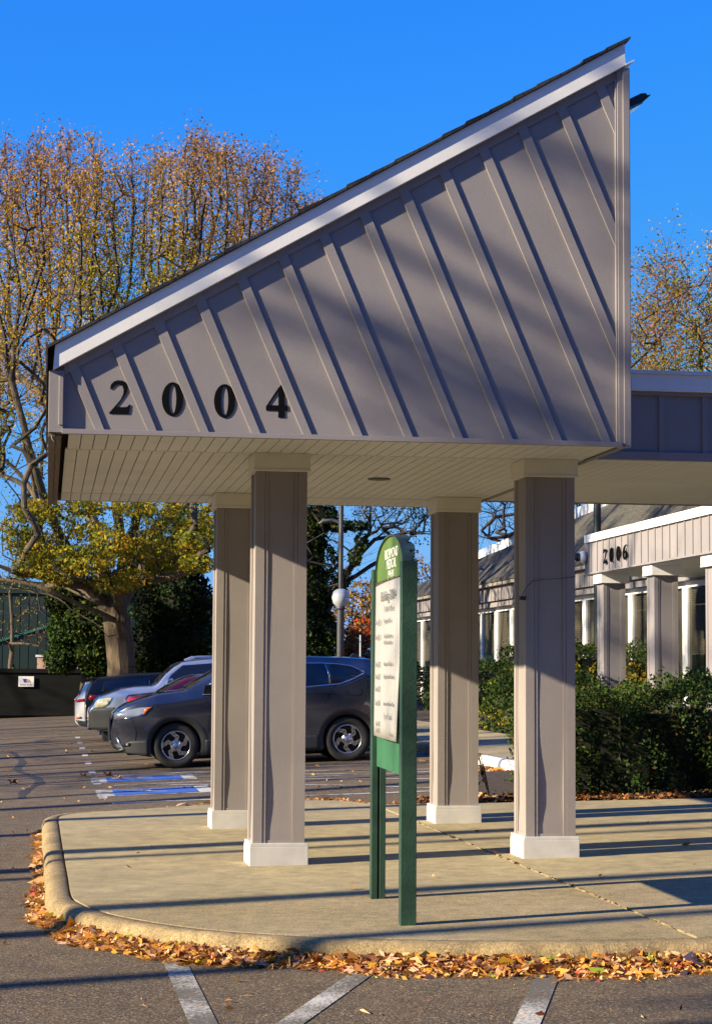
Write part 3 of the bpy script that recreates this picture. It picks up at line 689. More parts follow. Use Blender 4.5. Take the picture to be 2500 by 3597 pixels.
rows = [('Building 2004', .085, .86, 1.83, 1.35, 'H'), ('Lower Level', .055, .66, 1.765, 1.3, 0),
        ('Suite 100', .048, 1.05, 1.69, 1.2, 0), ('Dogwood Field', .038, .66, 1.695, 1.2, 0), ('Suite 101', .048, 1.05, 1.60, 1.2, 0), ('Chapel Chiropractic', .036, .66, 1.605, 1.2, 0), ('The Person Center', .036, .66, 1.567, 1.2, 0),
        ('Suite 102', .048, 1.05, 1.435, 1.2, 0), ('Pathways To Life, Inc', .036, .66, 1.44, 1.2, 0), ('Suite 103', .048, 1.05, 1.36, 1.2, 0), ('Allegiant Labor Personnel', .036, .66, 1.365, 1.15, 0),
        ('Suite 105', .048, 1.05, 1.285, 1.2, 0), ('Suite 106', .048, 1.05, 1.20, 1.2, 0), ('Innovations Personal Care', .036, .66, 1.205, 1.15, 0), ('Upper Level', .055, .66, 1.125, 1.3, 0), ('Suite 200', .045, 1.02, 1.075, 1.2, 0), ('Suite 201', .045, 1.02, 1.035, 1.2, 0), ('Behavioral Support Services', .034, .66, 1.03, 1.1, 0)]
for s_, sz, y, z, xs, k_ in rows:
    for wi, wd_ in enumerate([s_]): textpart('board_heading' if k_ == 'H' else 'lettering_line', [(wd_, sz, y, z, dict(xs=xs, off=-.046 if k_ == 'H' else -.0525))], sg, M['inkhead' if k_ == 'H' else 'ink'])

# ------------------------------------------------------------------ cars
def interp(pts, x):
    if x <= pts[0][0]: return pts[0][1]
    for a, b in zip(pts, pts[1:]):
        if x <= b[0]: return a[1]+(b[1]-a[1])*(x-a[0])/(b[0]-a[0]+1e-9)
    return pts[-1][1]
class Car:
    def __init__(s, name, label, cat, u, v, top, bot, belt, Wd, paint, scale=1.0, tilt=0.038, tl=.25, tr=.15, tum=.30, dz=0.0):
        s.top, s.bot, s.belt, s.W = top, bot, belt, Wd; s.x0, s.x1 = top[0][0], top[-1][0]; s.tl, s.tr, s.tum = tl, tr, tum
        s.root = thing(name, label, cat, u, v, T(u, v)+dz, 0); s.root.rotation_euler = (0, -math.atan(tilt), TH); s.root.scale = (scale,)*3
        s.paint = paint
    def w(s, x):
        a = max(0, (s.x0+.75-x)/.75); b = max(0, (x-s.x1+.7)/.7)
        return s.W*(1-s.tl*a**2.2-s.tr*b**2.4)
    def y(s, x, z):
        w_ = s.w(x); zr = interp(s.belt, x); zb = interp(s.bot, x)
        if z > zr: return w_*.985-s.tum*(z-zr)-.12*(z-zr)**2
        t = (zr-z)/max(.2, zr-zb); return w_*(.985+.03*math.sin(min(1, t*1.6)*math.pi)*.6-.045*t*t)
    def body(s, arches=(), ra=.40):
        xs = [s.x0+(s.x1-s.x0)*(0.5-.5*math.cos(math.pi*i/200))*1.0 for i in range(0, 201, 1)]
        xs = sorted(set([round(x, 4) for x in xs])); rings = []; n1, n2 = 26, 7
        for x in xs:
            zt, zb, zr = interp(s.top, x), interp(s.bot, x), interp(s.belt, x)
            zs = min(zr, zt-.045); r = []
            r.append((0, zb)); 
            for i in range(n1): z = zb+(zs-zb)*i/(n1-1); r.append((s.y(x, z), z))
            ze = max(zs+.002, zt-.05)
            for i in range(1, n2+1): z = zs+(ze-zs)*i/n2; r.append((s.y(x, z), z))
            ye = s.y(x, ze)
            for f, h in ((.985, .45), (.95, .75), (.88, .92), (.7, 1.05), (.45, 1.2), (0, 1.35)): r.append((ye*f, ze+(zt-ze)*h))
            rings.append([(x, y, z) for y, z in r])
        n = len(rings[0]); b = MB()
        for sgn in (-1, 1):
            vs = [(x, sgn*y, z) for r in rings for x, y, z in r]; fs = []
            for i in range(len(rings)-1):
                for k in range(n-1):
                    if 1 <= k < n1:
                        cx = (rings[i][k][0]+rings[i+1][k][0])/2; cz = (rings[i][k][2]+rings[i][k+1][2])/2
                        if any((cx-ax)**2+(cz-az)**2 < ra*ra for ax, az in arches): continue
                    if k == 0 and any(abs(rings[i][0][0]-ax) < ra for ax, az in arches): continue
                    fs.append((i*n+k, i*n+k+1, (i+1)*n+k+1, (i+1)*n+k))
            b.add(vs, fs, True)
            for r, base in ((rings[0], 0), (rings[-1], (len(rings)-1)*n)): b.add([(x, sgn*y, z) for x, y, z in r], [tuple(range(n))])
        o = b.build('body', s.paint, s.root); 
        bm = bmesh.new(); bm.from_mesh(o.data); bmesh.ops.remove_doubles(bm, verts=bm.verts, dist=.0008); bmesh.ops.recalc_face_normals(bm, faces=bm.faces); bm.to_mesh(o.data); bm.free()
        s.bodyo = o
        u_ = MB(); w_ = s.W-.24; u_.box(s.x0+.25, s.x1-.2, -w_, w_, .22, .85); u_.build('underbody', M['blackplastic'], s.root)
        return o
    def skin(s, name, pts, m, off=.006, parent=None, both=True, thick=.004, step=.07):
        bm = bmesh.new(); f = bm.faces.new([bm.verts.new((x, 0, z)) for x, z in pts])
        xs = [p[0] for p in pts]; zs = [p[1] for p in pts]
        for a, lo, hi in ((0, min(xs), max(xs)), (2, min(zs), max(zs))):
            t = lo+step
            while t < hi-.01:
                co = [0, 0, 0]; no = [0, 0, 0]; co[a] = t; no[a] = 1
                bmesh.ops.bisect_plane(bm, geom=bm.verts[:]+bm.edges[:]+bm.faces[:], plane_co=co, plane_no=no); t += step
        base = [(v.co.x, v.co.z) for v in bm.verts]; bm.verts.index_update()
        fs = [[v.index for v in f.verts] for f in bm.faces]; bm.free()
        for sg_ in ((-1, 1) if both else (-1,)):
            b = MB(); b.add([(x, sg_*(s.y(x, z)+off), z) for x, z in base], [f if sg_ < 0 else f[::-1] for f in fs], True)
            o = b.build(name, m, parent or s.root, recalc=False)
            md = o.modifiers.new('solid', 'SOLIDIFY'); md.thickness = thick; md.offset = 0
        return o
    def line(s, name, pts, wd, m, off=.006, parent=None):
        poly = []; P = [Vector(p) for p in pts]; L_ = []; R_ = []
        for i, p in enumerate(P):
            d = (P[min(i+1, len(P)-1)]-P[max(i-1, 0)]).normalized(); nr = Vector((-d.y, d.x))*wd/2; L_.append(p+nr); R_.append(p-nr)
        for sg_ in (-1, 1):
            b = MB(); vs = [(q.x, sg_*(s.y(q.x, q.y)+off), q.y) for q in L_+R_]; n = len(P)
            b.add(vs, [(i, i+1, n+i+1, n+i) for i in range(n-1)], True)
            o = b.build(name, m, parent or s.root); md = o.modifiers.new('solid', 'SOLIDIFY'); md.thickness = .004; md.offset = 0
        return o
    def arch(s, cx, cz, r0, r1, m, a0=-.35, a1=math.pi+.35, name='arch_trim', off=.012):
        pts0 = [(cx+r0*math.cos(t), cz+r0*math.sin(t)) for t in np.linspace(a0, a1, 40)]; pts1 = [(cx+r1*math.cos(t), cz+r1*math.sin(t)) for t in np.linspace(a0, a1, 40)]
        for sg_ in (-1, 1):
            b = MB(); vs = [(x, sg_*(s.y(x, z)+off), z) for x, z in pts0]+[(x, sg_*(s.y(x, z)+off-.004), z) for x, z in pts1]+[(x, sg_*(s.y(x, z)-.10), z) for x, z in pts0]
            b.add(vs, [(i, i+1, 40+i+1, 40+i) for i in range(39)]+[(i, i+1, 80+i+1, 80+i) for i in range(39)], True)
            b.build(name, m, s.root)
    def wheel(s, cx, r=.35, spokes=True, phase=0.3):
        for sg_ in (-1, 1):
            yo = sg_*(s.W-.045); b = MB()
            b.lathe([(0.0, sg_*-.09), (r*.66, sg_*-.09), (r*.68, sg_*-.02)], 40, 'y', (cx, yo, r)); w_ = b.build('wheel', M['blackplastic'], s.root)
            t = MB(); rr_ = r*.655; t.lathe([(rr_, -.20*sg_), (r*.92, -.21*sg_), (r, -.17*sg_), (r, -.03*sg_), (r*.965, -.005*sg_), (r*.88, .012*sg_), (r*.74, .006*sg_), (rr_, -.012*sg_), (rr_*.98, -.05*sg_)], 56, 'y', (cx, yo, r)); t.build('tyre', M['tyre'], w_)
            q = MB(); q.lathe([(r*.655, -.012*sg_), (r*.635, -.004*sg_), (r*.60, -.012*sg_), (r*.60, -.07*sg_)], 48, 'y', (cx, yo, r))
            q.lathe([(0, -.012*sg_), (.035, -.012*sg_), (.045, -.022*sg_), (.085, -.03*sg_), (.095, -.06*sg_)], 24, 'y', (cx, yo, r))
            if spokes:
                for k in range(5):
                    a = phase+k*2*math.pi/5
                    for bend in ((0.0, .33, .10),):
                        path = [(.07, a), (.135, a-.10), (.175, a+.26), (.235, a+.20)]
                        for (ra_, aa), (rb_, ab) in zip(path, path[1:]):
                            p = Vector((ra_*math.cos(aa), ra_*math.sin(aa))); q2 = Vector((rb_*math.cos(ab), rb_*math.sin(ab))); d = (q2-p).normalized(); nr = Vector((-d.y, d.x))*.027
                            q.slab([(cx+z_.x, yo+sg_*(-.018), r+z_.y) for z_ in (p-nr-d*.012, q2-nr+d*.012, q2+nr+d*.012, p+nr-d*.012)], (0, -.03*sg_, 0))
                        a2 = a+.20+.25
                        p = Vector((.195*math.cos(a+.28), .195*math.sin(a+.28))); q2 = Vector((.232*math.cos(a2+.1), .232*math.sin(a2+.1))); d = (q2-p).normalized(); nr = Vector((-d.y, d.x))*.020
                        q.slab([(cx+z_.x, yo+sg_*(-.020), r+z_.y) for z_ in (p-nr, q2-nr, q2+nr, p+nr)], (0, -.03*sg_, 0))
            q.build('rim', M['alloy'], w_)
            d_ = MB(); d_.lathe([(0, -.082*sg_), (r*.60, -.082*sg_)], 32, 'y', (cx, yo, r)); d_.build('brake_disc', M['alloydark'], w_)

# grey SUV, nose to the left
SC = .957
suv = Car('parked_car', 'dark grey SUV with five spoke alloys parked nose left behind the columns', 'car', .43, 15.75,
    top=[(-.985, .62), (-.96, .72), (-.93, .86), (-.86, .925), (-.745, .995), (-.60, 1.045), (-.474, 1.085), (-.247, 1.146), (-.018, 1.168), (.16, 1.185), (.286, 1.265), (.521, 1.385), (.80, 1.53), (1.02, 1.61), (1.30, 1.655), (1.70, 1.668), (2.1, 1.655), (2.65, 1.625), (3.05, 1.59), (3.25, 1.50), (3.42, 1.25), (3.52, 1.08), (3.56, .9), (3.585, .7)],
    bot=[(-.985, .42), (-.955, .34), (-.855, .29), (-.70, .245), (-.4, .19), (.4, .19), (.5, .20), (2.2, .20), (3.0, .24), (3.4, .33), (3.585, .5)],
    belt=[(-1, .86), (-.44, .98), (0, 1.02), (.5, 1.08), (1.2, 1.12), (1.95, 1.165), (2.53, 1.20), (2.75, 1.26), (2.97, 1.36), (3.2, 1.30), (3.6, 1.0)], Wd=.92, paint=M['p_grey'], scale=SC, tl=.30, tr=.2)
suv.body(arches=((0, .35), (2.66, .35)), ra=.40)
CL = M['blackplastic']
suv.arch(0, .35, .385, .475, CL, a0=-.30, a1=math.pi+.25); suv.arch(2.66, .35, .385, .475, CL, a0=-.25, a1=math.pi+.3)
suv.skin('sill_cladding', [(.42, .19), (2.22, .195), (2.20, .43), (.45, .42)], CL, .012)
suv.skin('bumper_cladding', [(-.955, .345), (-.855, .292), (-.70, .247), (-.42, .195), (-.43, .45), (-.661, .442), (-.812, .41), (-.93, .40)], CL, .010)
suv.skin('headlight', [(-.924, .874), (-.858, .893), (-.714, .917), (-.548, .948), (-.358, .955), (-.47, .843), (-.712, .783), (-.93, .765)], M['headlamp'], .008)
suv.skin('amber_reflector', [(-.441, .945), (-.352, .958), (-.465, .848), (-.509, .86)], M['amber'], .012)
suv.line('headlight_trim', [(-.935, .77), (-.712, .79), (-.475, .85)], .02, M['chrome'], .014)
suv.skin('fog_lamp_recess', [(-.86, .412), (-.752, .42), (-.69, .41), (-.70, .365), (-.796, .352)], M['gap'], .016)
b = MB(); b.lathe([(0, -.01), (.022, -.008), (.026, 0)], 16, 'y', (-.735, -suv.y(-.735, .39)-.012, .39)); b.build('fog_lamp', M['headlamp'], suv.root)
suv.line('bumper_lip', [(-.90, .50), (-.86, .40), (-.80, .315), (-.88, .30)], .03, M['alloy'], .02)
suv.line('seam', [(-.62, .45), (-.60, .60), (-.66, .76)], .006, M['gap'], .004)
suv.line('seam', [(.45, .45), (.50, .70), (.49, 1.02)], .006, M['gap'], .004)
suv.line('seam', [(2.30, .93), (2.36, .99), (2.44, 1.13), (2.50, 1.20)], .007, M['gap'], .004)
suv.line('seam', [(2.66, 1.13), (2.67, 1.05), (2.72, 1.03), (2.86, 1.03), (2.90, 1.06), (2.88, 1.14)], .005, M['gap'], .004)
suv.line('shoulder_crease', [(1.2, 1.10), (1.95, 1.135), (2.31, 1.15), (2.56, 1.16), (2.74, 1.215), (3.0, 1.32)], .010, M['p_grey'], .008)
win_o = [(1.946, 1.558), (2.304, 1.546), (2.561, 1.524), (2.757, 1.492), (2.869, 1.437), (2.964, 1.377), (2.776, 1.284), (2.597, 1.222), (2.529, 1.207), (1.949, 1.167)]
suv.skin('window', [(2.37, 1.533), (2.561, 1.512), (2.749, 1.479), (2.852, 1.424), (2.913, 1.382), (2.75, 1.299), (2.588, 1.237), (2.42, 1.222), (2.415, 1.35)], M['carglass'], .012)
suv.skin('window', [(1.42, 1.548), (1.946, 1.544), (2.33, 1.535), (2.385, 1.36), (2.39, 1.218), (1.949, 1.193), (1.38, 1.165)], M['carglass'], .012)
suv.skin('window', [(.62, 1.34), (.82, 1.445), (1.02, 1.52), (1.34, 1.548), (1.31, 1.16), (.50, 1.13), (.50, 1.20)], M['carglass'], .012)
suv.line('window_trim', [(.50, 1.20), (.60, 1.335), (.82, 1.452), (1.02, 1.53), (1.34, 1.557), (1.946, 1.556), (2.304, 1.546), (2.561, 1.523), (2.757, 1.488), (2.869, 1.432), (2.945, 1.38)], .018, M['chrome'], .012)
suv.line('window_trim', [(.42, 1.12), (1.3, 1.148), (1.949, 1.178), (2.56, 1.215), (2.76, 1.285), (2.95, 1.375)], .022, M['chrome'], .012)
suv.line('window_divider', [(2.35, 1.535), (2.40, 1.36), (2.405, 1.215)], .016, M['chrome'], .018)
def handle(c, x, z):
    b = MB(); y = -c.y(x, z)
    b.hexa([(x, y-.035, z-.012), (x+.22, y-.03, z-.008), (x+.22, y-.015, z-.008), (x, y-.015, z-.012), (x, y-.035, z+.014), (x+.22, y-.03, z+.012), (x+.22, y-.015, z+.012), (x, y-.015, z+.014)])
    b.box(x, x+.03, y-.02, y, z-.01, z+.012); b.box(x+.19, x+.22, y-.02, y, z-.008, z+.01); return b.build('door_handle', M['p_grey'], c.root, bevel=.004)
handle(suv, 2.21, 1.085); handle(suv, 1.15, 1.03)
b = MB(); b.hexa([(.42, -.99, 1.12), (.60, -.96, 1.12), (.62, -.86, 1.13), (.46, -.86, 1.13), (.44, -1.08, 1.27), (.60, -1.03, 1.27), (.62, -.88, 1.26), (.47, -.88, 1.26)]); b.build('mirror', M['p_grey'], suv.root, bevel=.02)
def glasspane(c, xa, za, xb, zb, ins=.12, name='windshield'):
    b = MB(); n = 8; vs = []
    for j in range(5):
        x = xa+(xb-xa)*j/4; z = interp(c.top, x)
        for i in range(n+1):
            f = -1+2*i/n; ye = c.y(x, z-.05)-ins*.5; vs.append((x-.004, f*ye, z+.012-.018*abs(f)**3+(1-f*f)*.02))
    b.add(vs, [(j*(n+1)+i, j*(n+1)+i+1, (j+1)*(n+1)+i+1, (j+1)*(n+1)+i) for j in range(4) for i in range(n)], True); return b.build(name, M['carglass'], c.root)
glasspane(suv, .20, 0, .98, 0)
b = MB(); b.box(.0, .012, -.62, .62, .45, .80); o = b.build('grille', M['gap'], suv.root, loc=(-.99, 0, 0))
b = MB(); b.slab([(2.85, -.02, 1.62), (3.05, -.02, 1.60), (2.98, -.02, 1.68), (2.92, -.02, 1.68)], (0, .04, 0)); b.build('roof_antenna', M['p_grey'], suv.root)
suv.wheel(0, .35, phase=.25); suv.wheel(2.66, .35, phase=.75)

# the others, partly seen: (x measured from the car's own left reference)
def simple_car(label, u, v, top, bot, belt, Wd, paint, wheels, scale=1.0, arches=True, ra=.38, tl=.25, cat='car', rw=.34, tum=.3):
    c = Car('parked_car', label, cat, u, v, top, bot, belt, Wd, paint, scale=scale, tl=tl, tum=tum)
    c.body(arches=[(x, rw) for x in wheels], ra=ra)
    for x in wheels: c.wheel(x, rw); c.arch(x, rw, ra-.02, ra+.05, M['blackplastic'])
    return c
silver = simple_car('silver blue SUV with a dark bumper and hazed headlight parked nose left', 0, 21.2,
    top=[(-.72, .70), (-.70, .79), (-.64, .85), (-.60, .93), (-.522, .995), (-.334, 1.055), (-.146, 1.115), (.095, 1.145), (.388, 1.15), (.46, 1.17), (.61, 1.34), (.782, 1.475), (.93, 1.55), (1.3, 1.585), (2.4, 1.58), (3.1, 1.52), (3.4, 1.2), (3.45, .8)],
    bot=[(-.72, .50), (-.68, .44), (-.5, .40), (0, .38), (3.0, .38), (3.45, .5)], belt=[(-.8, .9), (0, 1.02), (.6, 1.10), (3.4, 1.16)], Wd=.88, paint=M['p_silver'], wheels=(.12, 2.75), rw=.36, ra=.44)
silver.skin('bumper', [(-.715, .70), (-.66, .785), (-.604, .80), (-.278, .80), (-.25, .62), (-.27, .43), (-.5, .405), (-.67, .44), (-.715, .52)], M['blackplastic'], .02, thick=.03)
silver.skin('headlight', [(-.615, .805), (-.60, .90), (-.487, .962), (-.316, .973), (-.37, .865), (-.46, .81)], M['hazylamp'], .012)
silver.skin('fog_lamp', [(-.64, .64), (-.48, .643), (-.48, .566), (-.63, .572)], M['hazylamp'], .028)
silver.skin('window', [(.562, 1.13), (.715, 1.335), (.921, 1.49), (1.5, 1.515), (1.5, 1.16)], M['carglass'], .012)
silver.skin('window', [(1.58, 1.16), (1.58, 1.515), (2.3, 1.51), (2.3, 1.17)], M['carglass'], .012)
glasspane(silver, .48, 0, .88, 0)
for s_ in (-.62, .62): b = MB(); b.tube([(1.05, s_, 1.58), (1.18, s_, 1.63), (2.6, s_, 1.62), (2.75, s_, 1.57)], .022, 8); b.build('roof_rail', M['p_silver'], silver.root)
b = MB(); b.hexa([(.60, -1.06, 1.13), (.74, -1.04, 1.15), (.74, -.86, 1.15), (.60, -.86, 1.13), (.62, -1.06, 1.26), (.75, -1.04, 1.28), (.75, -.86, 1.27), (.62, -.86, 1.25)]); b.build('mirror', M['alloy'], silver.root, bevel=.03)
b = MB(); b.box(-.74, -.725, -.6, -.35, .44, .53); b.build('license_plate', M['white'], silver.root)

red = simple_car('dark red car parked tail left between the grey and silver SUVs', 0, 18.3,
    top=[(-.21, .60), (-.20, .90), (-.175, .97), (-.113, 1.035), (.124, 1.05), (.345, 1.065), (.519, 1.165), (.756, 1.285), (.994, 1.332), (1.5, 1.36), (2.3, 1.33), (2.9, 1.08), (3.9, .95), (4.2, .6)],
    bot=[(-.21, .42), (-.1, .33), (.3, .22), (3.8, .22), (4.2, .35)], belt=[(-.3, .93), (.5, .98), (2.8, .98), (4.3, .8)], Wd=.86, paint=M['p_red'], wheels=(.80, 3.4), rw=.32, ra=.36, tl=.12, tum=.42)
red.skin('tail_light', [(-.19, .891), (-.165, .985), (-.097, 1.02), (.03, .994), (.046, .946), (-.048, .90)], M['taillight'], .010)
glasspane(red, .36, 0, .95, 0, name='rear_window')
red.skin('window', [(.62, 1.02), (.86, 1.24), (1.5, 1.30), (1.5, 1.02)], M['carglass'], .012)

black = simple_car('black SUV parked tail left between the silver and white cars', 0, 24.2,
    top=[(-.71, .62), (-.71, .88), (-.676, 1.06), (-.595, 1.215), (-.50, 1.275), (-.336, 1.297), (-.039, 1.32), (.148, 1.336), (1.5, 1.36), (2.4, 1.34), (3.1, 1.0), (3.8, .9), (3.95, .6)],
    bot=[(-.71, .45), (-.6, .36), (0, .22), (3.6, .22), (3.95, .35)], belt=[(-.8, .98), (3.5, .98), (4, .8)], Wd=.86, paint=M['p_black'], wheels=(.15, 2.8), rw=.32, ra=.36, tl=.10)
black.skin('tail_light', [(-.66, .905), (-.64, .985), (-.461, .966), (-.479, .905), (-.62, .88)], M['taillight'], .012)
black.skin('window', [(-.42, 1.02), (-.36, 1.22), (.5, 1.26), (.5, 1.02)], M['carglass'], .012)
b = MB(); b.box(-.66, -.40, -.60, .60, 1.27, 1.295); b.build('spoiler', M['alloydark'], black.root, bevel=.008)
b = MB(); b.box(-.72, -.705, -.78, -.45, .68, .80); b.build('bumper_reflector', M['chrome'], black.root)

white = simple_car('white car parked tail left, last in the row by the dumpster', 0, 27.2,
    top=[(-.875, .46), (-.87, .76), (-.85, .86), (-.80, .90), (-.76, .96), (-.68, 1.13), (-.64, 1.175), (-.50, 1.19), (.2, 1.21), (1.5, 1.22), (2.4, 1.18), (3.0, .95), (3.6, .8), (3.8, .5)],
    bot=[(-.875, .40), (-.80, .31), (-.5, .25), (3.4, .22), (3.8, .3)], belt=[(-.9, .86), (3.5, .90), (4, .8)], Wd=.84, paint=M['p_white'], wheels=(-.05, 2.6), rw=.31, ra=.35, tl=.12)
white.skin('tail_light', [(-.86, .845), (-.663, .868), (-.662, .815), (-.84, .795)], M['taillight'], .012)
white.skin('reflector', [(-.86, .496), (-.76, .502), (-.76, .465), (-.86, .458)], M['amber'], .012)
white.skin('window', [(-.62, .93), (-.52, 1.13), (.4, 1.15), (.4, .93)], M['carglass'], .012)
glasspane(white, -.78, 0, -.66, 0, name='rear_window')
white.skin('lower_bumper', [(-.87, .44), (-.80, .32), (-.5, .26), (-.5, .36)], M['blackplastic'], .012)

# ------------------------------------------------------------------ the building opposite (2006)
bz = 0.30
B6 = thing('medical_building', 'long single storey taupe building with shingle roof and tall windows behind the hedges', 'building', 10.07, 40)
UW = 0.0   # local x=0 is the wall face
VN, VFAR = -32.0, 16.0     # local v extent around 40
b = MB(); b.box(.30, 6.0, VN, VFAR, bz-.4, .56); b.box(.30, 6.0, VN, VFAR, 3.151, 3.9); b.box(.9, 6.0, VN, VFAR, .56, 3.15); part(b, 'wall', M['gap'] if 0 else M['siding'], B6)
b = MB(); b.box(.10, .32, VN, VFAR, 3.26, 3.40); b.box(.02, .10, VN, VFAR, 3.41, 3.77)
v = VN
while v < VFAR: b.box(.0, .0195, v, v+.035, 3.42, 3.77); v += .385
part(b, 'eave_siding', M['siding'], B6)
b = MB(); b.box(-.12, .05, VN, VFAR, 3.78, 3.93); part(b, 'gutter', M['column'], B6, bevel=.01)
b = MB(); b.box(.28, .31, VN, VFAR, 3.15, 3.258); part(b, 'window_head', M['white'], B6)
# ridge: rises towards the near end
def zr6(v): return 5.14+(60.5-v)*.0352
b = MB()
pts = [(-.15, VN, 3.935), (2.43, VN, zr6(40+VN)-.28), (2.43, VFAR, zr6(40+VFAR)-.28), (-.15, VFAR, 3.935)]
b.slab(pts, (0, 0, -.06)); part(b, 'roof', M['roofgrey'], B6)
b = MB(); b.slab([(2.43, VN, zr6(40+VN)-.30), (2.43, VFAR, zr6(40+VFAR)-.30), (2.43, VFAR, zr6(40+VFAR)), (2.43, VN, zr6(40+VN))], (.06, 0, 0)); part(b, 'ridge_board', M['white'], B6)
# windows: bays of glass between broad white posts
bays = [v for v in np.arange(17.3, 62, 1.755)]
rr = random.Random(11)
for i, v0 in enumerate(np.arange(15.9, 54, 1.77)):
    lv = v0-40; zf0 = .55 if v0 > 30 else .5
    f = MB(); f.box(.22, .305, lv, lv+.30, .35, 3.15)
    fo = f.build('window', M['white'], B6)
    tag(fo, None)
    p = MB(); p.box(.262, .268, lv+.302, lv+1.768, .35, 3.149); p.build('pane', M['seeglass'], fo)
    s_ = MB(); z = 3.1; zlow = .6 if rr.random() < .7 else 1.9
    while z > zlow: s_.add([(.296, lv+.32, z), (.296, lv+1.75, z), (.276, lv+1.75, z-.034), (.276, lv+.32, z-.034)], [(0, 1, 2, 3)]); z -= .042
    s_.build('blind', M['blind'], fo)

# its entry canopy with 2006
C6 = thing('side_entrance_canopy', 'low flat entrance canopy on columns marked 2006 at the building opposite', 'canopy', 8.066, 20.35, 0)
L6 = 12.0; zf_, zs_, zt_ = 3.30, 3.87, 4.01
# local y runs from -L6 (near) to 0 (far end)
b = MB(); b.box(.03, .06, -L6, 0, zf_+.02, zs_)
v = -.05
while v > -L6: b.box(.012, .029, v-.04, v, zf_+.03, zs_-.01); v -= .378
b.box(.008, .029, -L6, 0, zf_, zf_+.029); b.box(.06, 2.2, -.03, 0, zf_, zs_)
part(b, 'fascia_siding', M['siding'], C6)
b = MB(); b.box(-.02, .03, -L6, -.14, zs_+.002, zt_); b.box(.03, 2.2, -.16, -.14, zs_+.002, zt_); part(b, 'top_board', M['white'], C6)
b = MB(); b.box(.0, 2.3, -L6, -.12, zt_-.04, zt_-.01); part(b, 'roof', M['shingle'], C6)
b = MB(); b.box(.05, 2.25, -L6, -.005, zf_-.012, zf_); part(b, 'soffit', M['soffit'], C6)
def col6(y, w_=.45):
    c = column(C6, .06, y-w_/2-.03, .35, zf_-.013, wp=w_+.06, wc=w_+.06, side=w_-.05, ph=.2, ch=.165, seed=int(-y*10), mc=M['white'], m=M['siding'])
    return c
for y in (-.70, -3.68, -6.62, -9.6): col6(y)
def digit6(ch, v1, v0):
    # numerals on the U- face: reuse digit() in a rotated child frame
    b = digit(C6, ch, 0, v1-v0, 3.437, 3.69, 0, t=.02, stand=.012)
    b.rotation_euler = (0, 0, -math.pi/2); b.location = (.012, v1-20.35, 0); return b
for ch, vc in (('2', 19.0), ('0', 18.60), ('0', 18.19), ('6', 17.80)): digit6(ch, vc, vc-.21)
dc6 = thing('dome_camera', 'white dome camera with dark globe on the corner of the 2006 canopy', 'camera', 8.066, 20.35, 3.62)
b = MB(); b.lathe([(0, 0), (.10, 0), (.115, -.03), (.10, -.08), (.07, -.10), (0, -.10)], 20, 'x', (0, -.1, 0)); part(b, 'mount', M['white'], dc6)
b = MB(); b.lathe([(.0, -.21), (.04, -.20), (.07, -.17), (.078, -.13), (.07, -.10)], 20, 'x', (0, -.1, 0)); part(b, 'globe', M['carglass'], dc6)

# dark pole behind that canopy
b = MB(); b.tube([(0, 0, 0), (0, 0, 6.4)], .075, 12); o = b.build('lamp_pole', M['poledark']); at_local(o, 9.35, 23.992, .3)
tag(o, 'dark pole rising behind the white top board of the 2006 canopy', 'pole')

# ------------------------------------------------------------------ foliage tools
def cloud(name, boxes, n, size, mats, weights, seed, parent=None, flat=0.0, shell=True):
    """leaf mass filling ellipsoids (cx,cy,cz,rx,ry,rz[,n share]) in the parent's frame"""
    rng = np.random.default_rng(seed); P = []; 
    vol = np.array([(b[3]*b[5]+b[3]*b[4]+b[4]*b[5]) for b in boxes]); vol = vol/vol.sum()
    for b, f in zip(boxes, vol):
        k = max(3, int(n*f)); d = rng.normal(size=(k, 3)); d /= np.linalg.norm(d, axis=1)[:, None]
        r = rng.uniform(0.55, 1.0, size=(k, 1))**(.5 if shell else .33)*rng.normal(1, .06, size=(k, 1))
        P.append(np.array(b[:3])+d*r*np.array(b[3:6]))
    P = np.concatenate(P); q = leaf_quads(P, size, rng, flat)
    # colour by clump: leaves near each other tend to share a tone
    c = rng.normal(size=(40, 3))*np.array([1, 1, 1]); ph = rng.uniform(0, 6.28, 3)
    cl = np.sin(P[:, 0]*2.3+ph[0])*np.sin(P[:, 1]*1.9+ph[1])*np.sin(P[:, 2]*2.1+ph[2])*.5+rng.normal(0, .35, len(P))
    e = np.quantile(cl, np.cumsum(weights)[:-1]/np.sum(weights)); mi = np.searchsorted(e, cl)
    return quads(name, q, mi, mats, parent)
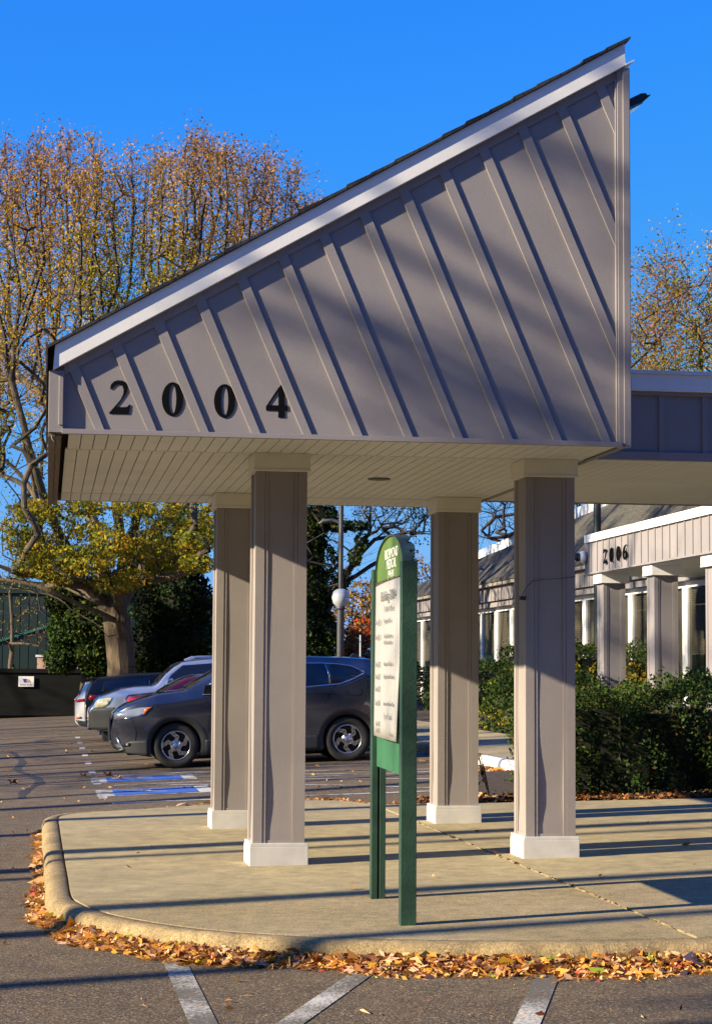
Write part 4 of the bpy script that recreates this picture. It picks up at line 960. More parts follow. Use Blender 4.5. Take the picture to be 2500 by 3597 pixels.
def hedge(name, label, cat, u0, u1, v0, v1, h, seed, n, size, mats, wts, group=None, zb=None, lump=.10):
    z0 = zb if zb is not None else T((u0+u1)/2, v0)+.1
    t = thing(name, label, cat, (u0+u1)/2, (v0+v1)/2, z0, group=group); rng = np.random.default_rng(seed)
    a, b_ = (u1-u0)/2, (v1-v0)/2
    c = MB(); ng = max(3, int(2*a/.35)); 
    for q_ in range(ng):
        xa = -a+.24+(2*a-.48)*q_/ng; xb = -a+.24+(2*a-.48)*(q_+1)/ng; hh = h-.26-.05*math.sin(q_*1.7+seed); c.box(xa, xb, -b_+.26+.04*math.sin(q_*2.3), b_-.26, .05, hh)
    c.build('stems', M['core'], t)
    # points on lumpy rounded box surface
    ar = np.array([2*a*h, 2*a*h, 2*b_*h, 2*b_*h, 4*a*b_*1.2]); ar = ar/ar.sum(); face = rng.choice(5, n, p=ar)
    x = rng.uniform(-a, a, n); y = rng.uniform(-b_, b_, n); z = rng.uniform(.02, h, n)
    y = np.where(face == 0, -b_, np.where(face == 1, b_, y)); x = np.where(face == 2, -a, np.where(face == 3, a, x)); z = np.where(face == 4, h, z)
    ed = np.minimum(.25, a*.5)
    # round the edges
    over = np.clip(z-(h-.18), 0, None); shrink = 1-over*over*2.2/.18*.3
    x *= shrink; y *= shrink
    nz = np.sin(x*3.1+seed)*np.cos(z*4.2+seed*2)+np.sin(y*3.7+1)*np.sin(x*5.3+z*3)+.6*np.sin(x*11+z*9)
    d = lump*nz*.5-np.abs(rng.normal(0, .10, n))+.02*(rng.random(n) < .08)*rng.uniform(0, 8, n)
    cen = np.stack([x*.0, y*.0, np.full(n, h*.5)], 1)
    P = np.stack([x+np.sign(x)*d*(face >= 2)*(face < 4), y+np.sign(y)*d*(face < 2), z+d*(face == 4)], 1)
    cl = nz+rng.normal(0, .8, n); e = np.quantile(cl, np.cumsum(wts)[:-1]/np.sum(wts)); mi = np.searchsorted(e, cl)
    quads('foliage', leaf_quads(P, size, rng), mi, mats, t)
    return t
HM = [M['lf_hedge'], M['lf_hedge2'], M['lf_ever']]
hedge('hedge', 'broad dark green clipped hedge in front of the 2006 canopy', 'hedge', 3.85, 9.2, 6.45, 8.3, 1.20, 4, 42000, .048, HM, (.45, .12, .43), zb=.17, lump=.22)
hedge('hedge', 'tall boxy hedge under the windows left of the 2006 canopy', 'hedge', 8.3, 9.7, 23.4, 28.5, 1.75, 5, 12000, .07, HM, (.6, .2, .2), zb=.35)
hedge('hedge', 'dark clipped hedge below the windows between the two right columns', 'hedge', 7.9, 9.6, 30.0, 35.5, 1.35, 6, 9000, .08, HM, (.3, .1, .6), zb=.40)
hedge('shrub', 'arching olive green shrub in front of the dark clipped hedge', 'shrub', 6.5, 7.9, 18.3, 22.0, 1.12, 7, 9000, .07, [M['lf_hedge'], M['lf_ever'], M['lf_yel']], (.4, .52, .08), zb=.36, lump=.3)
hedge('shrub', 'orange brown shrub seen between the sign and the rear right column', 'shrub', 6.6, 8.2, 38, 43, 1.05, 8, 7000, .09, [M['lf_hedge2'], M['lf_rust'], M['lf_orange']], (.4, .4, .2), zb=.45, lump=.3)
hedge('shrub', 'small dark round bush beside the white window post', 'shrub', 8.7, 9.8, 45, 46.6, 1.35, 9, 2500, .09, HM, (.3, .1, .6), zb=.5)
hedge('shrub', 'dark green bush behind the first column of the 2006 canopy', 'shrub', 9.2, 9.9, 21.6, 23.2, 1.62, 10, 4000, .06, HM, (.5, .1, .4), zb=.38, lump=.3)
ys_ = thing('shrub', 'yellow orange autumn shrub between two columns of the 2006 canopy', 'shrub', 8.9, 20.9, .42)
b = MB()
for k in range(9): b.tube([(0, 0, 0), (.2*math.cos(k*.7), .3*math.sin(k*.7), .6), (.35*math.cos(k*.7), .55*math.sin(k*.7), 1.15+.1*math.sin(k*5))], [.012, .008, .004], 5)
part(b, 'stem', M['twig'], ys_)
cloud('foliage', [(.3*math.cos(k*1.3), .6*math.sin(k*1.3), .85+.30*math.sin(k*2.1), .28, .34, .24) for k in range(8)], 900, .085, [M['lf_yel'], M['lf_ochre'], M['lf_green']], (.4, .35, .25), 12, ys_)
tw = thing('twiggy_plant', 'sparse leafy twigs dangling left of the front right column at the hedge end', 'plant', 3.2, 6.3, .18)
b = MB(); rr = random.Random(8); tips = []
for k in range(7):
    e = (-.15-.18*rr.random(), rr.uniform(-.2, .2), .15+.45*rr.random()); b.tube([(0, 0, .0), (e[0]*.5, e[1]*.5, e[2]*1.1+.1), e], [.008, .005, .003], 5); tips.append(e)
part(b, 'stem', M['twig'], tw)
cloud('foliage', [(t[0], t[1], t[2], .09, .12, .09) for t in tips], 170, .055, [M['lf_dark'], M['lf_rust']], (.6, .4), 13, tw)

# ------------------------------------------------------------------ trees
def frusta(name, A, B, ra, rb, mats, mi, parent, n=5):
    A = np.asarray(A); B = np.asarray(B); d = B-A; L = np.linalg.norm(d, axis=1)[:, None]+1e-9; d = d/L
    ref = np.where(np.abs(d[:, 2:3]) > .9, np.array([[1., 0, 0]]), np.array([[0, 0, 1.]]))
    a = np.cross(d, ref); a /= np.linalg.norm(a, axis=1)[:, None]; c = np.cross(d, a); m = len(A); out = []
    B = B+d*np.minimum(rb, .05)[:, None]*.6
    for k in range(n):
        t0, t1 = 2*math.pi*k/n, 2*math.pi*(k+1)/n
        e0 = a*math.cos(t0)+c*math.sin(t0); e1 = a*math.cos(t1)+c*math.sin(t1)
        out.append(np.stack([A+e0*ra[:, None], A+e1*ra[:, None], B+e1*rb[:, None], B+e0*rb[:, None]], 1))
    V4 = np.stack(out, 1).reshape(-1, 4, 3); o = quads(name, V4, np.repeat(mi, n), mats, parent)
    o.data.polygons.foreach_set('use_smooth', np.ones(m*n, dtype=bool)); return o
def grow(limbs, targets, seed, nmain=0, r_tip=.006, r_max=.3, step=.45, uplift=.5, power=2.4, wig=.06):
    """limbs: list of polylines (first is the trunk); targets: (n,3). returns node arrays."""
    rng = np.random.default_rng(seed); pos = []; par = []; 
    def addnode(p, q): pos.append(np.array(p, float)); par.append(q); return len(pos)-1
    floor = []
    for li, pl in enumerate(limbs):
        pl = [np.array(p, float) for p in pl]
        if li == 0: cur = addnode(pl[0], -1)
        else:
            D = np.linalg.norm(np.array(pos)-pl[0], axis=1); cur = int(np.argmin(D))
        for p in pl[1:]:
            a = pos[cur]; k = max(1, int(np.linalg.norm(p-a)/step)); 
            for i in range(1, k+1):
                q = a+(p-a)*i/k+(rng.normal(0, wig*step, 3) if i < k else 0); cur = addnode(q, cur)
                if 0 < li < nmain: floor.append((cur, np.linalg.norm(q-pl[0])/np.linalg.norm(pl[-1]-pl[0])))
    N0 = len(pos); buf = np.zeros((N0+len(targets)*14, 3)); buf[:N0] = pos; n = N0
    parl = list(par); org = np.array(pos[0])
    order = np.argsort(np.linalg.norm(targets-org, axis=1))
    first_ok = 1
    tips = []
    for ti in order:
        t = targets[ti]; d = t-buf[:n]; D = np.linalg.norm(d, axis=1)
        cost = D*(1+uplift*np.clip(-(d[:, 2]/(D+1e-6)), -.3, 1)); cost[:first_ok] += 5
        j = int(np.argmin(cost)); a = buf[j].copy(); dist = D[j]; k = int(min(12, max(1, round(dist/step))))
        dirp = (a-buf[parl[j]]) if parl[j] >= 0 else np.array([0, 0, 1.]); dirp = dirp/(np.linalg.norm(dirp)+1e-6)
        cur = j
        for i in range(1, k+1):
            s = i/k; q = a+(t-a)*s+dirp*dist*.25*s*(1-s)*1.5+(rng.normal(0, wig*step, 3) if i < k else 0)
            buf[n] = q; parl.append(cur); cur = n; n += 1
        tips.append(cur)
    P = buf[:n]; par = np.array(parl); cnt = np.zeros(n)
    for t in tips: cnt[t] += 1
    for i in range(n-1, 0, -1):
        if par[i] >= 0: cnt[par[i]] += cnt[i]
    # limb nodes without tips still get some girth
    cnt = np.maximum(cnt, .6)
    r = r_tip*np.power(cnt, 1/power); r *= 1.0
    s = r_max/max(r[0], 1e-6); 
    # scale smoothly so the base hits r_max, tips keep r_tip
    ex = math.log(r_max/r_tip)/math.log(max(cnt[0], 2)); r = r_tip*np.power(cnt, ex)
    for nd, fr in floor: r[nd] = max(r[nd], r_max*(.40-.30*min(1, fr)))
    return P, par, r, np.array(tips)
def make_tree(name, label, cat, world, z0, limbs, targets, seed, leaves, leafmats, wts, lsize=.08, spread=.35, r_tip=.007, r_max=.3, barkm=None, group=None, twigs=2, uplift=.5, ycol=None, rad_th=.05, step=.45, lz=1.0, nmain=0):
    t = thing(name, label, cat, world=world, z=z0, group=group)
    P, par, r, tips = grow(limbs, np.asarray(targets), seed, nmain, r_tip, r_max, uplift=uplift, step=step)
    idx = np.where(par >= 0)[0]; A, B = P[par[idx]], P[idx]; ra = np.minimum(r[par[idx]], r[idx]*1.35); rb = r[idx]
    rng = np.random.default_rng(seed+1)
    thick = rb > rad_th
    # thick limbs get more sides and the bark, the rest is twig
    frusta('trunk', A[thick], B[thick], ra[thick], rb[thick], [barkm or M['bark']], np.zeros(thick.sum(), int), t, 10)
    A2, B2, ra2, rb2 = A[~thick], B[~thick], ra[~thick], rb[~thick]
    # extra fine twigs around tips
    if twigs:
        base = P[tips].repeat(twigs, 0); dirv = (P[tips]-P[par[tips]]); dirv = (dirv/(np.linalg.norm(dirv, axis=1)[:, None]+1e-6)).repeat(twigs, 0)
        e = base+(dirv*.7+rng.normal(0, .55, dirv.shape))*spread*rng.uniform(.6, 1.5, (len(base), 1))
        A2 = np.concatenate([A2, base]); B2 = np.concatenate([B2, e]); ra2 = np.concatenate([ra2, np.full(len(base), r_tip*.8)]); rb2 = np.concatenate([rb2, np.full(len(base), r_tip*.4)])
        cl_pts = np.concatenate([P[tips], e])
    else: cl_pts = P[tips]
    frusta('branches', A2, B2, ra2, rb2, [M['twig'] if barkm is None else barkm], np.zeros(len(A2), int), t, 4)
    if leaves:
        k = rng.integers(0, len(cl_pts), leaves); L = cl_pts[k]+rng.normal(0, spread*.42, (leaves, 3))*np.array([1, 1, lz])
        ph = rng.uniform(0, 6.28, 3)
        cl = np.sin(L[:, 0]*1.1+ph[0])+np.sin(L[:, 2]*1.3+ph[1])+np.sin(L[:, 1]*1.1+ph[2])+rng.normal(0, 1.0, leaves)
        if ycol is not None: cl = cl*.5+ycol(L)
        e = np.quantile(cl, np.cumsum(wts)[:-1]/np.sum(wts)); mi = np.searchsorted(e, cl)
        quads('crown', leaf_quads(L, lsize, rng), mi, leafmats, t)
    return t
def VX(vx, vy, Y):    # reads a design sketch drawn on the 1596-wide view at distance Y
    return ((vx-798+(vy-1150)*.0059)*Y/4469, CZ+(1505-(vx-798)*-.0059-vy)*Y/4469*1.0)
def sketch(pts, Y, base, z0):
    out = []
    for p in pts:
        yy = Y+(p[2] if len(p) > 2 else 0); x, z = VX(p[0], p[1], yy); out.append((x-base[0], yy-base[1], z-z0))
    return out
rng = np.random.default_rng(77)
# big autumn oak, left
YB = 52.0; bx, bz_ = VX(272, 1540, YB); zb0 = T(*toloc(bx, YB)); base = (bx, YB)
limbs = [sketch(l, YB, base, zb0) for l in (
    [(272, 1625), (271, 1540), (270, 1450), (262, 1385)],
    [(262, 1385), (232, 1352), (195, 1312), (165, 1262), (128, 1190, 1), (80, 1120, 1.5), (30, 1050, 2), (-40, 990, 2)],
    [(262, 1385), (264, 1330), (286, 1265, -1), (300, 1180, -1), (318, 1080, -2), (335, 950, -2), (362, 800, -2)],
    [(278, 1390), (300, 1310, 1), (340, 1220, 2), (390, 1120, 2), (450, 1000, 2), (510, 850, 2)],
    [(195, 1312), (140, 1310, -2), (90, 1292, -3), (30, 1282, -4), (-40, 1255, -4)],
    [(240, 1360), (225, 1240, 2), (195, 1130, 3), (135, 1000, 3), (95, 850, 3), (70, 700, 3)],
    [(286, 1265), (255, 1050, -2), (225, 900, -3), (205, 750, -3), (190, 600, -3)],
    [(340, 1220), (400, 1150, 4), (470, 1060, 5), (560, 900, 5), (620, 720, 5)],
    [(165, 1262), (110, 1150, -2), (60, 1000, -3), (20, 850, -3), (-10, 700, -3)],
    [(335, 950), (400, 740, -3), (440, 560, -3), (455, 430, -3)],
    [(450, 1000), (500, 800, 3), (540, 620, 3), (560, 470, 3)])]
tops = [(-60, 330), (30, 300), (130, 283), (200, 295), (270, 335), (330, 310), (420, 285), (520, 300), (600, 340), (680, 372), (740, 430)]
tg = []
k = 0
for vx in np.arange(-75, 748, 18):
    if 258 < vx < 280 or rng.random() < .06: continue
    peak = rng.uniform(0, 70)**1.0*(rng.random() < .6)
    vt = interp(tops, vx)+peak-14+38*abs(math.sin(vx*.042+.6))**2
    Y = YB+rng.uniform(-6, 8); L_ = rng.uniform(380, 720); lean = rng.normal(0, .05)
    vb = vx-(vx-300)*.22*rng.uniform(.5, 1.2)
    limbs.append(sketch([(vb, vt+L_*1.05, Y-YB), (vb+(vx-vb)*.45+rng.normal(0, 5), vt+L_*.62, Y-YB), (vx+lean*L_*.3+rng.normal(0, 4), vt+L_*.3, Y-YB), (vx, vt-4, Y-YB)], YB, base, zb0))
    for _ in range(int(L_/6.0)):
        s = rng.random()**1.15; yy = vt+s*L_; wd = 3+17*min(1, s*3.0)
        p = (vx+(vb-vx)*max(0, (s-.3))*1.1+rng.normal(0, wd), yy+rng.normal(0, 4)); Yq = Y+rng.normal(0, .35)
        x, z = VX(p[0], p[1], Yq); tg.append((x-bx, Yq-YB, z-zb0))
tg2 = []
for _ in range(260):      # dense low foliage
    a = rng.uniform(0, 1); vx = rng.uniform(35, 470); lo = 1320-40*abs((vx-250)/200)
    vy = rng.uniform(1135, lo); Yq = YB+rng.uniform(-5, 0)
    x, z = VX(vx, vy, Yq); tg2.append((x-bx, Yq-YB, z-zb0))
tgl = []
for _ in range(150):      # sparse left fringe
    vx = rng.uniform(-60, 130); vy = rng.uniform(760, 1330); Yq = YB+rng.uniform(-5, 5); x, z = VX(vx, vy, Yq); tgl.append((x-bx, Yq-YB, z-zb0))
oak_targets = np.array(tg+tg2+tgl)
def oakcol(L): # upper crown browner, lower crown yellow-green
    return -(L[:, 2]-7.0)*.42
oak = make_tree('oak_tree', 'tall autumn oak with orange brown crown and lit furrowed trunk behind the cars', 'tree', base, zb0, limbs, oak_targets, 21, 92000,
    [M['lf_rust'], M['lf_orange'], M['lf_ochre'], M['lf_yel'], M['lf_green']], (.10, .24, .34, .20, .12), lsize=.076, spread=.25, r_tip=.007, r_max=.37, twigs=2, uplift=2.5, lz=1.5, ycol=oakcol, rad_th=.055, nmain=11)
# denser clumps of the low foliage (same tree)
rngc = np.random.default_rng(5); bl = []
for _ in range(60):
    p = tg2[rngc.integers(len(tg2))]; bl.append((p[0], p[1], p[2], .5, .6, .22))
cloud('low_foliage', bl, 15000, .11, [M['lf_green'], M['lf_yel'], M['lf_ochre']], (.35, .45, .2), 6, oak)

# tree at the right behind the walkway
YR = 44.0; bx2, _ = VX(1540, 1400, YR); z2 = .4
lr = [sketch(l, YR, (bx2, YR), z2) for l in ([(1560, 1540), (1560, 1300), (1550, 1100)], [(1550, 1100), (1520, 950), (1490, 800), (1480, 650)], [(1550, 1100), (1570, 900), (1590, 700), (1610, 560)], [(1550, 1100), (1480, 960, 1), (1440, 850, 1)], [(1550, 1100), (1640, 900, 2), (1680, 700, 2)])]
tr_ = []
for _ in range(420):
    vx = rng.uniform(1412, 1720); t0 = interp([(1412, 720), (1450, 600), (1490, 530), (1540, 555), (1560, 620), (1580, 600), (1600, 520), (1720, 480)], vx)+rng.uniform(0, 30)
    vy = t0+rng.random()**.8*(1050-t0); Yq = YR+rng.uniform(-3, 4); x, z = VX(vx, vy, Yq); tr_.append((x-bx2, Yq-YR, z-z2))
make_tree('autumn_tree', 'thin autumn tree showing above the walkway roof at the right', 'tree', (bx2, YR), z2, lr, tr_, 31, 36000, [M['lf_rust'], M['lf_green'], M['lf_yel'], M['lf_ochre']], (.25, .35, .2, .2), lsize=.066, spread=.28, r_tip=.006, r_max=.17, twigs=3, rad_th=.04, lz=1.3)

# ivy covered tree behind the lamp post
YI = 56.0; bx3, _ = VX(700, 1540, YI); z3 = .3
li = [sketch(l, YI, (bx3, YI), z3) for l in ([(690, 1560), (695, 1480), (700, 1420)], [(700, 1420), (735, 1360), (765, 1310), (800, 1250), (840, 1210), (880, 1180)], [(700, 1420), (700, 1300), (690, 1180), (700, 1050)], [(800, 1250), (830, 1190), (830, 1120), (850, 1050)], [(765, 1310), (830, 1270), (900, 1230)],
     [(840, 1210), (930, 1190), (960, 1150), (940, 1080)], [(880, 1180), (910, 1130), (905, 1060)])]
ti = []
for _ in range(210):
    vx = rng.uniform(680, 990); vy = rng.uniform(1080, 1420 if vx < 800 else 1200); Yq = YI+rng.uniform(-3, 3); x, z = VX(vx, vy, Yq); ti.append((x-bx3, Yq-YI, z-z3))
ivt = make_tree('ivy_tree', 'bare tree with ivy clad trunk leaning right behind the lamp post', 'tree', (bx3, YI), z3, li, ti, 41, 2600, [M['lf_dark'], M['lf_ever'], M['lf_green'], M['lf_rust']], (.3, .3, .2, .2), lsize=.08, spread=.4, r_tip=.006, r_max=.15, barkm=M['barkdark'], twigs=3, rad_th=.06)
iv = []
for vx, vy, r1, r2 in [(700, 1480, .5, .8), (690, 1400, .55, .8), (700, 1330, .5, .8), (690, 1260, .5, .7), (700, 1200, .45, .6), (720, 1160, .5, .4), (690, 1130, .4, .4), (730, 1260, .35, .5), (740, 1320, .3, .4), (770, 1300, .22, .3), (795, 1250, .2, .28), (810, 1215, .2, .25), (800, 1180, .35, .15), (760, 1180, .4, .2), (735, 1420, .35, .6), (720, 1470, .45, .5)]:
    x, z = VX(vx, vy, YI-.6); iv.append((x-bx3, -.6, z-z3, r1, r1, r2))
cloud('ivy', iv, 11000, .12, [M['lf_dark'], M['lf_ever'], M['lf_green']], (.5, .35, .15), 42, ivt)
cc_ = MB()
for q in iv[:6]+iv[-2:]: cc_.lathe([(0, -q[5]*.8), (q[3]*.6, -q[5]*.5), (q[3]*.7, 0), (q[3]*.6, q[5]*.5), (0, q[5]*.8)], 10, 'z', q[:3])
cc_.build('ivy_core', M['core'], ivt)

# dark evergreens left and right of the oak trunk
def evergreen(label, Y, blobs, n, size, mats, wts, seed, trunk=(300, 1540)):
    bx_, _ = VX(trunk[0], 1540, Y); zz = T(*toloc(bx_, Y)); t = thing('evergreen_tree', label, 'tree', world=(bx_, Y), z=zz); L = []
    for vx, vy, r1, r2 in blobs: x, z = VX(vx, vy, Y); L.append((x-bx_, rng.uniform(-.4, .4), z-zz, r1, r1, r2))
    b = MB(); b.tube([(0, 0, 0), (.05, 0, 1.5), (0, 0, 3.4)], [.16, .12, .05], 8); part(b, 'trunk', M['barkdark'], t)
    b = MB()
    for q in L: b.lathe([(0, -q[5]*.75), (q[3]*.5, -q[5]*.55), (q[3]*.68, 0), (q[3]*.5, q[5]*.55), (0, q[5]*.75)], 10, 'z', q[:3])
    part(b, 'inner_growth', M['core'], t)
    cloud('foliage', L, n, size, mats, wts, seed, t); return t
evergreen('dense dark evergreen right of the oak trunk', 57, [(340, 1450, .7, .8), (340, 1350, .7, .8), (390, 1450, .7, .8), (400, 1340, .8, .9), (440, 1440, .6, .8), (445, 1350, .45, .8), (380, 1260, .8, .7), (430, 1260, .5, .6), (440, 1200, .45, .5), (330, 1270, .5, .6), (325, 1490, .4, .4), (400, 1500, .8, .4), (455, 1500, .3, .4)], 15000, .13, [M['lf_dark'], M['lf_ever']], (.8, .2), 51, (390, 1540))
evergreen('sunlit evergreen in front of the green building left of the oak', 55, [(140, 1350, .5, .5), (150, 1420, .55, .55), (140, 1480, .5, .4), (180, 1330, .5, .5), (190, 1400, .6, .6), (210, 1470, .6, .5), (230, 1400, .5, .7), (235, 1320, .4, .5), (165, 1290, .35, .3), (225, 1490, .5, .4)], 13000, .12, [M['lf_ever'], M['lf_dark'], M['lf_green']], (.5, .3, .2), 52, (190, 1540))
# slim bare tree with ivy foot at far left
YS = 67.0; bx4, _ = VX(28, 1520, YS); z4_ = T(*toloc(bx4, YS))
ls = [sketch(l, YS, (bx4, YS), z4_) for l in ([(27, 1560), (29, 1460), (27, 1380), (22, 1330), (20, 1290)], [(22, 1330), (40, 1280), (45, 1230)], [(20, 1290), (5, 1230), (10, 1180)], [(27, 1380), (5, 1370), (-10, 1400)])]
ts = []
for _ in range(70): x, z = VX(rng.uniform(-30, 110), rng.uniform(1180, 1450), YS+rng.uniform(-2, 0)); ts.append((x-bx4, rng.uniform(-1.5, .2), z-z4_))
st_ = make_tree('slim_tree', 'slim pale bare tree with ivy at its foot in front of the green building', 'tree', (bx4, YS), z4_, ls, ts, 61, 500, [M['lf_yel'], M['lf_rust']], (.5, .5), lsize=.08, spread=.3, r_tip=.006, r_max=.085, twigs=2, rad_th=.03)
cloud('ivy', [(0, 0, .5+.3*k, .14, .14, .25) for k in range(4)], 500, .09, [M['lf_green'], M['lf_ever']], (.6, .4), 62, st_)
# red tree and paler woods far behind the lamp
def ball_tree(name, label, vx, vy, Y, blobs, n, size, mats, wts, seed, bark='twig'):
    bx_, _ = VX(vx, 1540, Y); zz = .3; t = thing(name, label, 'tree', world=(bx_, Y), z=zz); L = []
    for a, c, r1, r2 in blobs: x, z = VX(a, c, Y); L.append((x-bx_, rng.uniform(-.8, .8), z-zz, r1, r1, r2))
    tp = np.array([(q[0]+rng.normal(0, q[3]*.5), q[1]+rng.normal(0, q[3]*.5), q[2]+rng.normal(0, q[5]*.5)) for q in L for _ in range(12)])
    P, par, r, tips = grow([[(0, 0, 0), (0, 0, 1.2)]], tp, seed, 0, .012, .18, step=.6); i = np.where(par >= 0)[0]
    frusta('branches', P[par[i]], P[i], r[i]*1.2, r[i], [M[bark]], np.zeros(len(i), int), t, 4)
    cloud('crown', L, n, size, mats, wts, seed, t, shell=False); return t
ball_tree('maple_tree', 'red orange maple far behind the lamp post', 800, 1440, 78, [(790, 1440, .7, .6), (815, 1420, .6, .6), (805, 1465, .8, .5), (780, 1465, .5, .4), (835, 1450, .5, .6)], 2600, .17, [M['lf_red'], M['lf_orange']], (.7, .3), 71)
ball_tree('distant_tree', 'faded tan autumn tree above the red maple', 800, 1370, 110, [(790, 1370, 1.2, 1.0), (820, 1350, 1.2, 1.2), (775, 1410, 1.0, 1.0), (835, 1390, .8, 1.4), (850, 1330, .8, 1)], 2200, .2, [M['lf_ochre'], M['lf_rust'], M['lf_hedge2']], (.3, .4, .3), 72)
ball_tree('distant_tree', 'thin brown tree behind the blue shaded roof board', 940, 1280, 110, [(925, 1275, .7, 1.2), (945, 1300, .9, 1.3), (920, 1320, .6, .8), (965, 1310, .8, 1)], 700, .18, [M['lf_rust'], M['lf_hedge2']], (.6, .4), 73)
# bare crowns above the building opposite
YC = 62.0; bx5, _ = VX(1180, 1500, YC)
lc = [sketch(l, YC, (bx5, YC), .4) for l in ([(1260, 1560), (1250, 1300), (1235, 1180)], [(1235, 1180), (1170, 1150), (1110, 1160), (1080, 1190)], [(1235, 1180), (1200, 1080), (1120, 1060)], [(1235, 1180), (1280, 1080)])]
tc_ = []
for _ in range(220): x, z = VX(rng.uniform(1060, 1330), rng.uniform(1060, 1215), YC); tc_.append((x-bx5, rng.uniform(-2, 2), z-.4))
make_tree('bare_tree', 'bare twiggy tree above the shingle roof of the building opposite', 'tree', (bx5, YC), .4, lc, tc_, 81, 0, [], (1,), spread=.5, r_tip=.008, r_max=.2, barkm=M['barkdark'], twigs=3, rad_th=.05)

# bare trees left of the picture: they throw the long stripes over lot and paving
protos = []
for s in range(3):
    r_ = np.random.default_rng(100+s); H = 3.2+s*.5
    lm = [[(0, 0, 0), (.05, .05, H*.5), (0, 0, H)]]
    for k in range(6):
        a = k*1.05+r_.uniform(-.3, .3); rr_ = r_.uniform(1.5, 2.8); lm.append([(0, 0, H*(.8+.2*(k % 2))), (rr_*.35*math.cos(a), rr_*.35*math.sin(a), H+1.8), (rr_*math.cos(a), rr_*math.sin(a), H+4.5+r_.uniform(0, 2)), (rr_*1.2*math.cos(a), rr_*1.2*math.sin(a), H+8+r_.uniform(0, 2))])
    tt = []
    for _ in range(70):
        a = r_.uniform(0, 6.28); q = r_.random()**.6; z = r_.uniform(H+1, H+10.5); R_ = 3.6*math.sin(min(1, (z-H)/10.5)*math.pi*.8+.35); tt.append((R_*q*math.cos(a), R_*q*math.sin(a), z))
    t = make_tree('street_tree', 'bare tree standing out of view to the left of the parking lot', 'tree', W(-18, 0+8*s), T(-14, 8*s), lm, tt, 110+s, 150, [M['lf_rust'], M['lf_ochre']], (.5, .5), lsize=.10, spread=.4, r_tip=.010, r_max=.19, twigs=1, rad_th=.05, group='bare trees left of the lot', step=.6)
    protos.append(t)
spots = [(-20, 8.5), (-28, 14), (-15, 9.6), (-21, 17), (-16, 20.5), (-21, 27), (-25, 35), (-20, 41), (-13, 24), (-17, 31), (-18, 12), (-12.5, 18)]
for i, (u, v) in enumerate(spots):
    o = protos[i] if i < 3 else copy_tree(protos[i % 3])
    x, y = W(u, v); o.location = (x, y, T(u, v)-.05); o.rotation_euler = (0, 0, i*1.37); o.scale = (1, 1, 1.55 if u < -29 else [1, 1.12, .92, 1.2][i % 4])

# unseen evergreens added behind the camera to block skylight fill, clear of the sun
ep = thing('evergreen_tree', 'unseen dense evergreen added behind the camera to cut the fill light', 'tree', world=(0, 0), z=0, group='added evergreens blocking fill light behind the camera')
L = [(0, 0, 3.2, 3.6, 3.6, 3.2), (.8, .5, 7, 3.3, 3.3, 3.4), (-.5, -.4, 10.5, 2.8, 2.8, 3.4), (0, 0, 13.5, 1.8, 1.8, 2.6)]
b = MB(); b.tube([(0, 0, 0), (0, 0, 13)], [.35, .1], 8); part(b, 'trunk', M['barkdark'], ep)
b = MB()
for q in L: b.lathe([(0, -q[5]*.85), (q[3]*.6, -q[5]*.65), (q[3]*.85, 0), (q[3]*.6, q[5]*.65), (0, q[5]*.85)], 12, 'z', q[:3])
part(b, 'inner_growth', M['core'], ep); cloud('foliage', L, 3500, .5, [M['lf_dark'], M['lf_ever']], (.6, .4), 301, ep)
for i in range(9):
    o = ep if i == 0 else copy_tree(ep)
    o.location = (-13+6.2*i, -9.0-1.5*math.sin(i*2.3), T(*toloc(-13+6.2*i, -9))-.1); o.rotation_euler = (0, 0, i*1.9)

# tall straight pines left of the picture: long trunk stripes and soft crown patches
pine = thing('pine_tree', 'tall straight pine standing out of view to the left', 'tree', world=W(-17, -6), z=-.3, group='pines left of the lot')
b = MB(); b.tube([(0, 0, 0), (.1, .05, 5), (.05, -.1, 10), (.15, 0, 15), (.1, .05, 18.5)], [.24, .20, .17, .13, .05], 10); part(b, 'trunk', M['bark'], pine)
pr = np.random.default_rng(404); PA, PB, cl_ = [], [], []
for k in range(34):
    z = pr.uniform(10.5, 18); a = pr.uniform(0, 6.28); L__ = pr.uniform(1.2, 3.2)*(1.15-.5*(z-10.5)/8); e = np.array([math.cos(a)*L__, math.sin(a)*L__, z+L__*.25])
    PA.append((.08, 0, z)); PB.append(e); cl_.append((e[0], e[1], e[2], .5, .5, .3)); cl_.append((e[0]*.65, e[1]*.65, e[2]-.1, .4, .4, .25))
frusta('limbs', np.array(PA), np.array(PB), np.full(34, .06), np.full(34, .025), [M['bark']], np.zeros(34, int), pine, 5)
cloud('crown', cl_, 3000, .16, [M['lf_ever'], M['lf_dark']], (.7, .3), 405, pine, shell=False)
for i, (u, v, k) in enumerate([(-17, -6.3, 1.08), (-19.5, -3.8, 1.15), (-15, -1.9, 1.05), (-18.5, -8.6, 1.0), (-13, 1.9, 1.12), (-21, 3.2, 1.1), (-16, 6, 1.0), (-23, 9.5, .95), (-18, 13.5, 1.05), (-15.5, 17, 1), (-16, 22, 1.1), (-17, 25.6, 1.05), (-23, 31, 1), (-19, 38, .95), (-26, 44, 1.05), (-22, -12.0, 1)]):
    o = pine if i == 0 else copy_tree(pine)
    x, y = W(u, v); o.location = (x, y, T(u, v)-.1); o.rotation_euler = (0, 0, i*2.1); f_ = [.8, .5, .95, .62, .72][i % 5]; o.scale = (f_, f_, k)

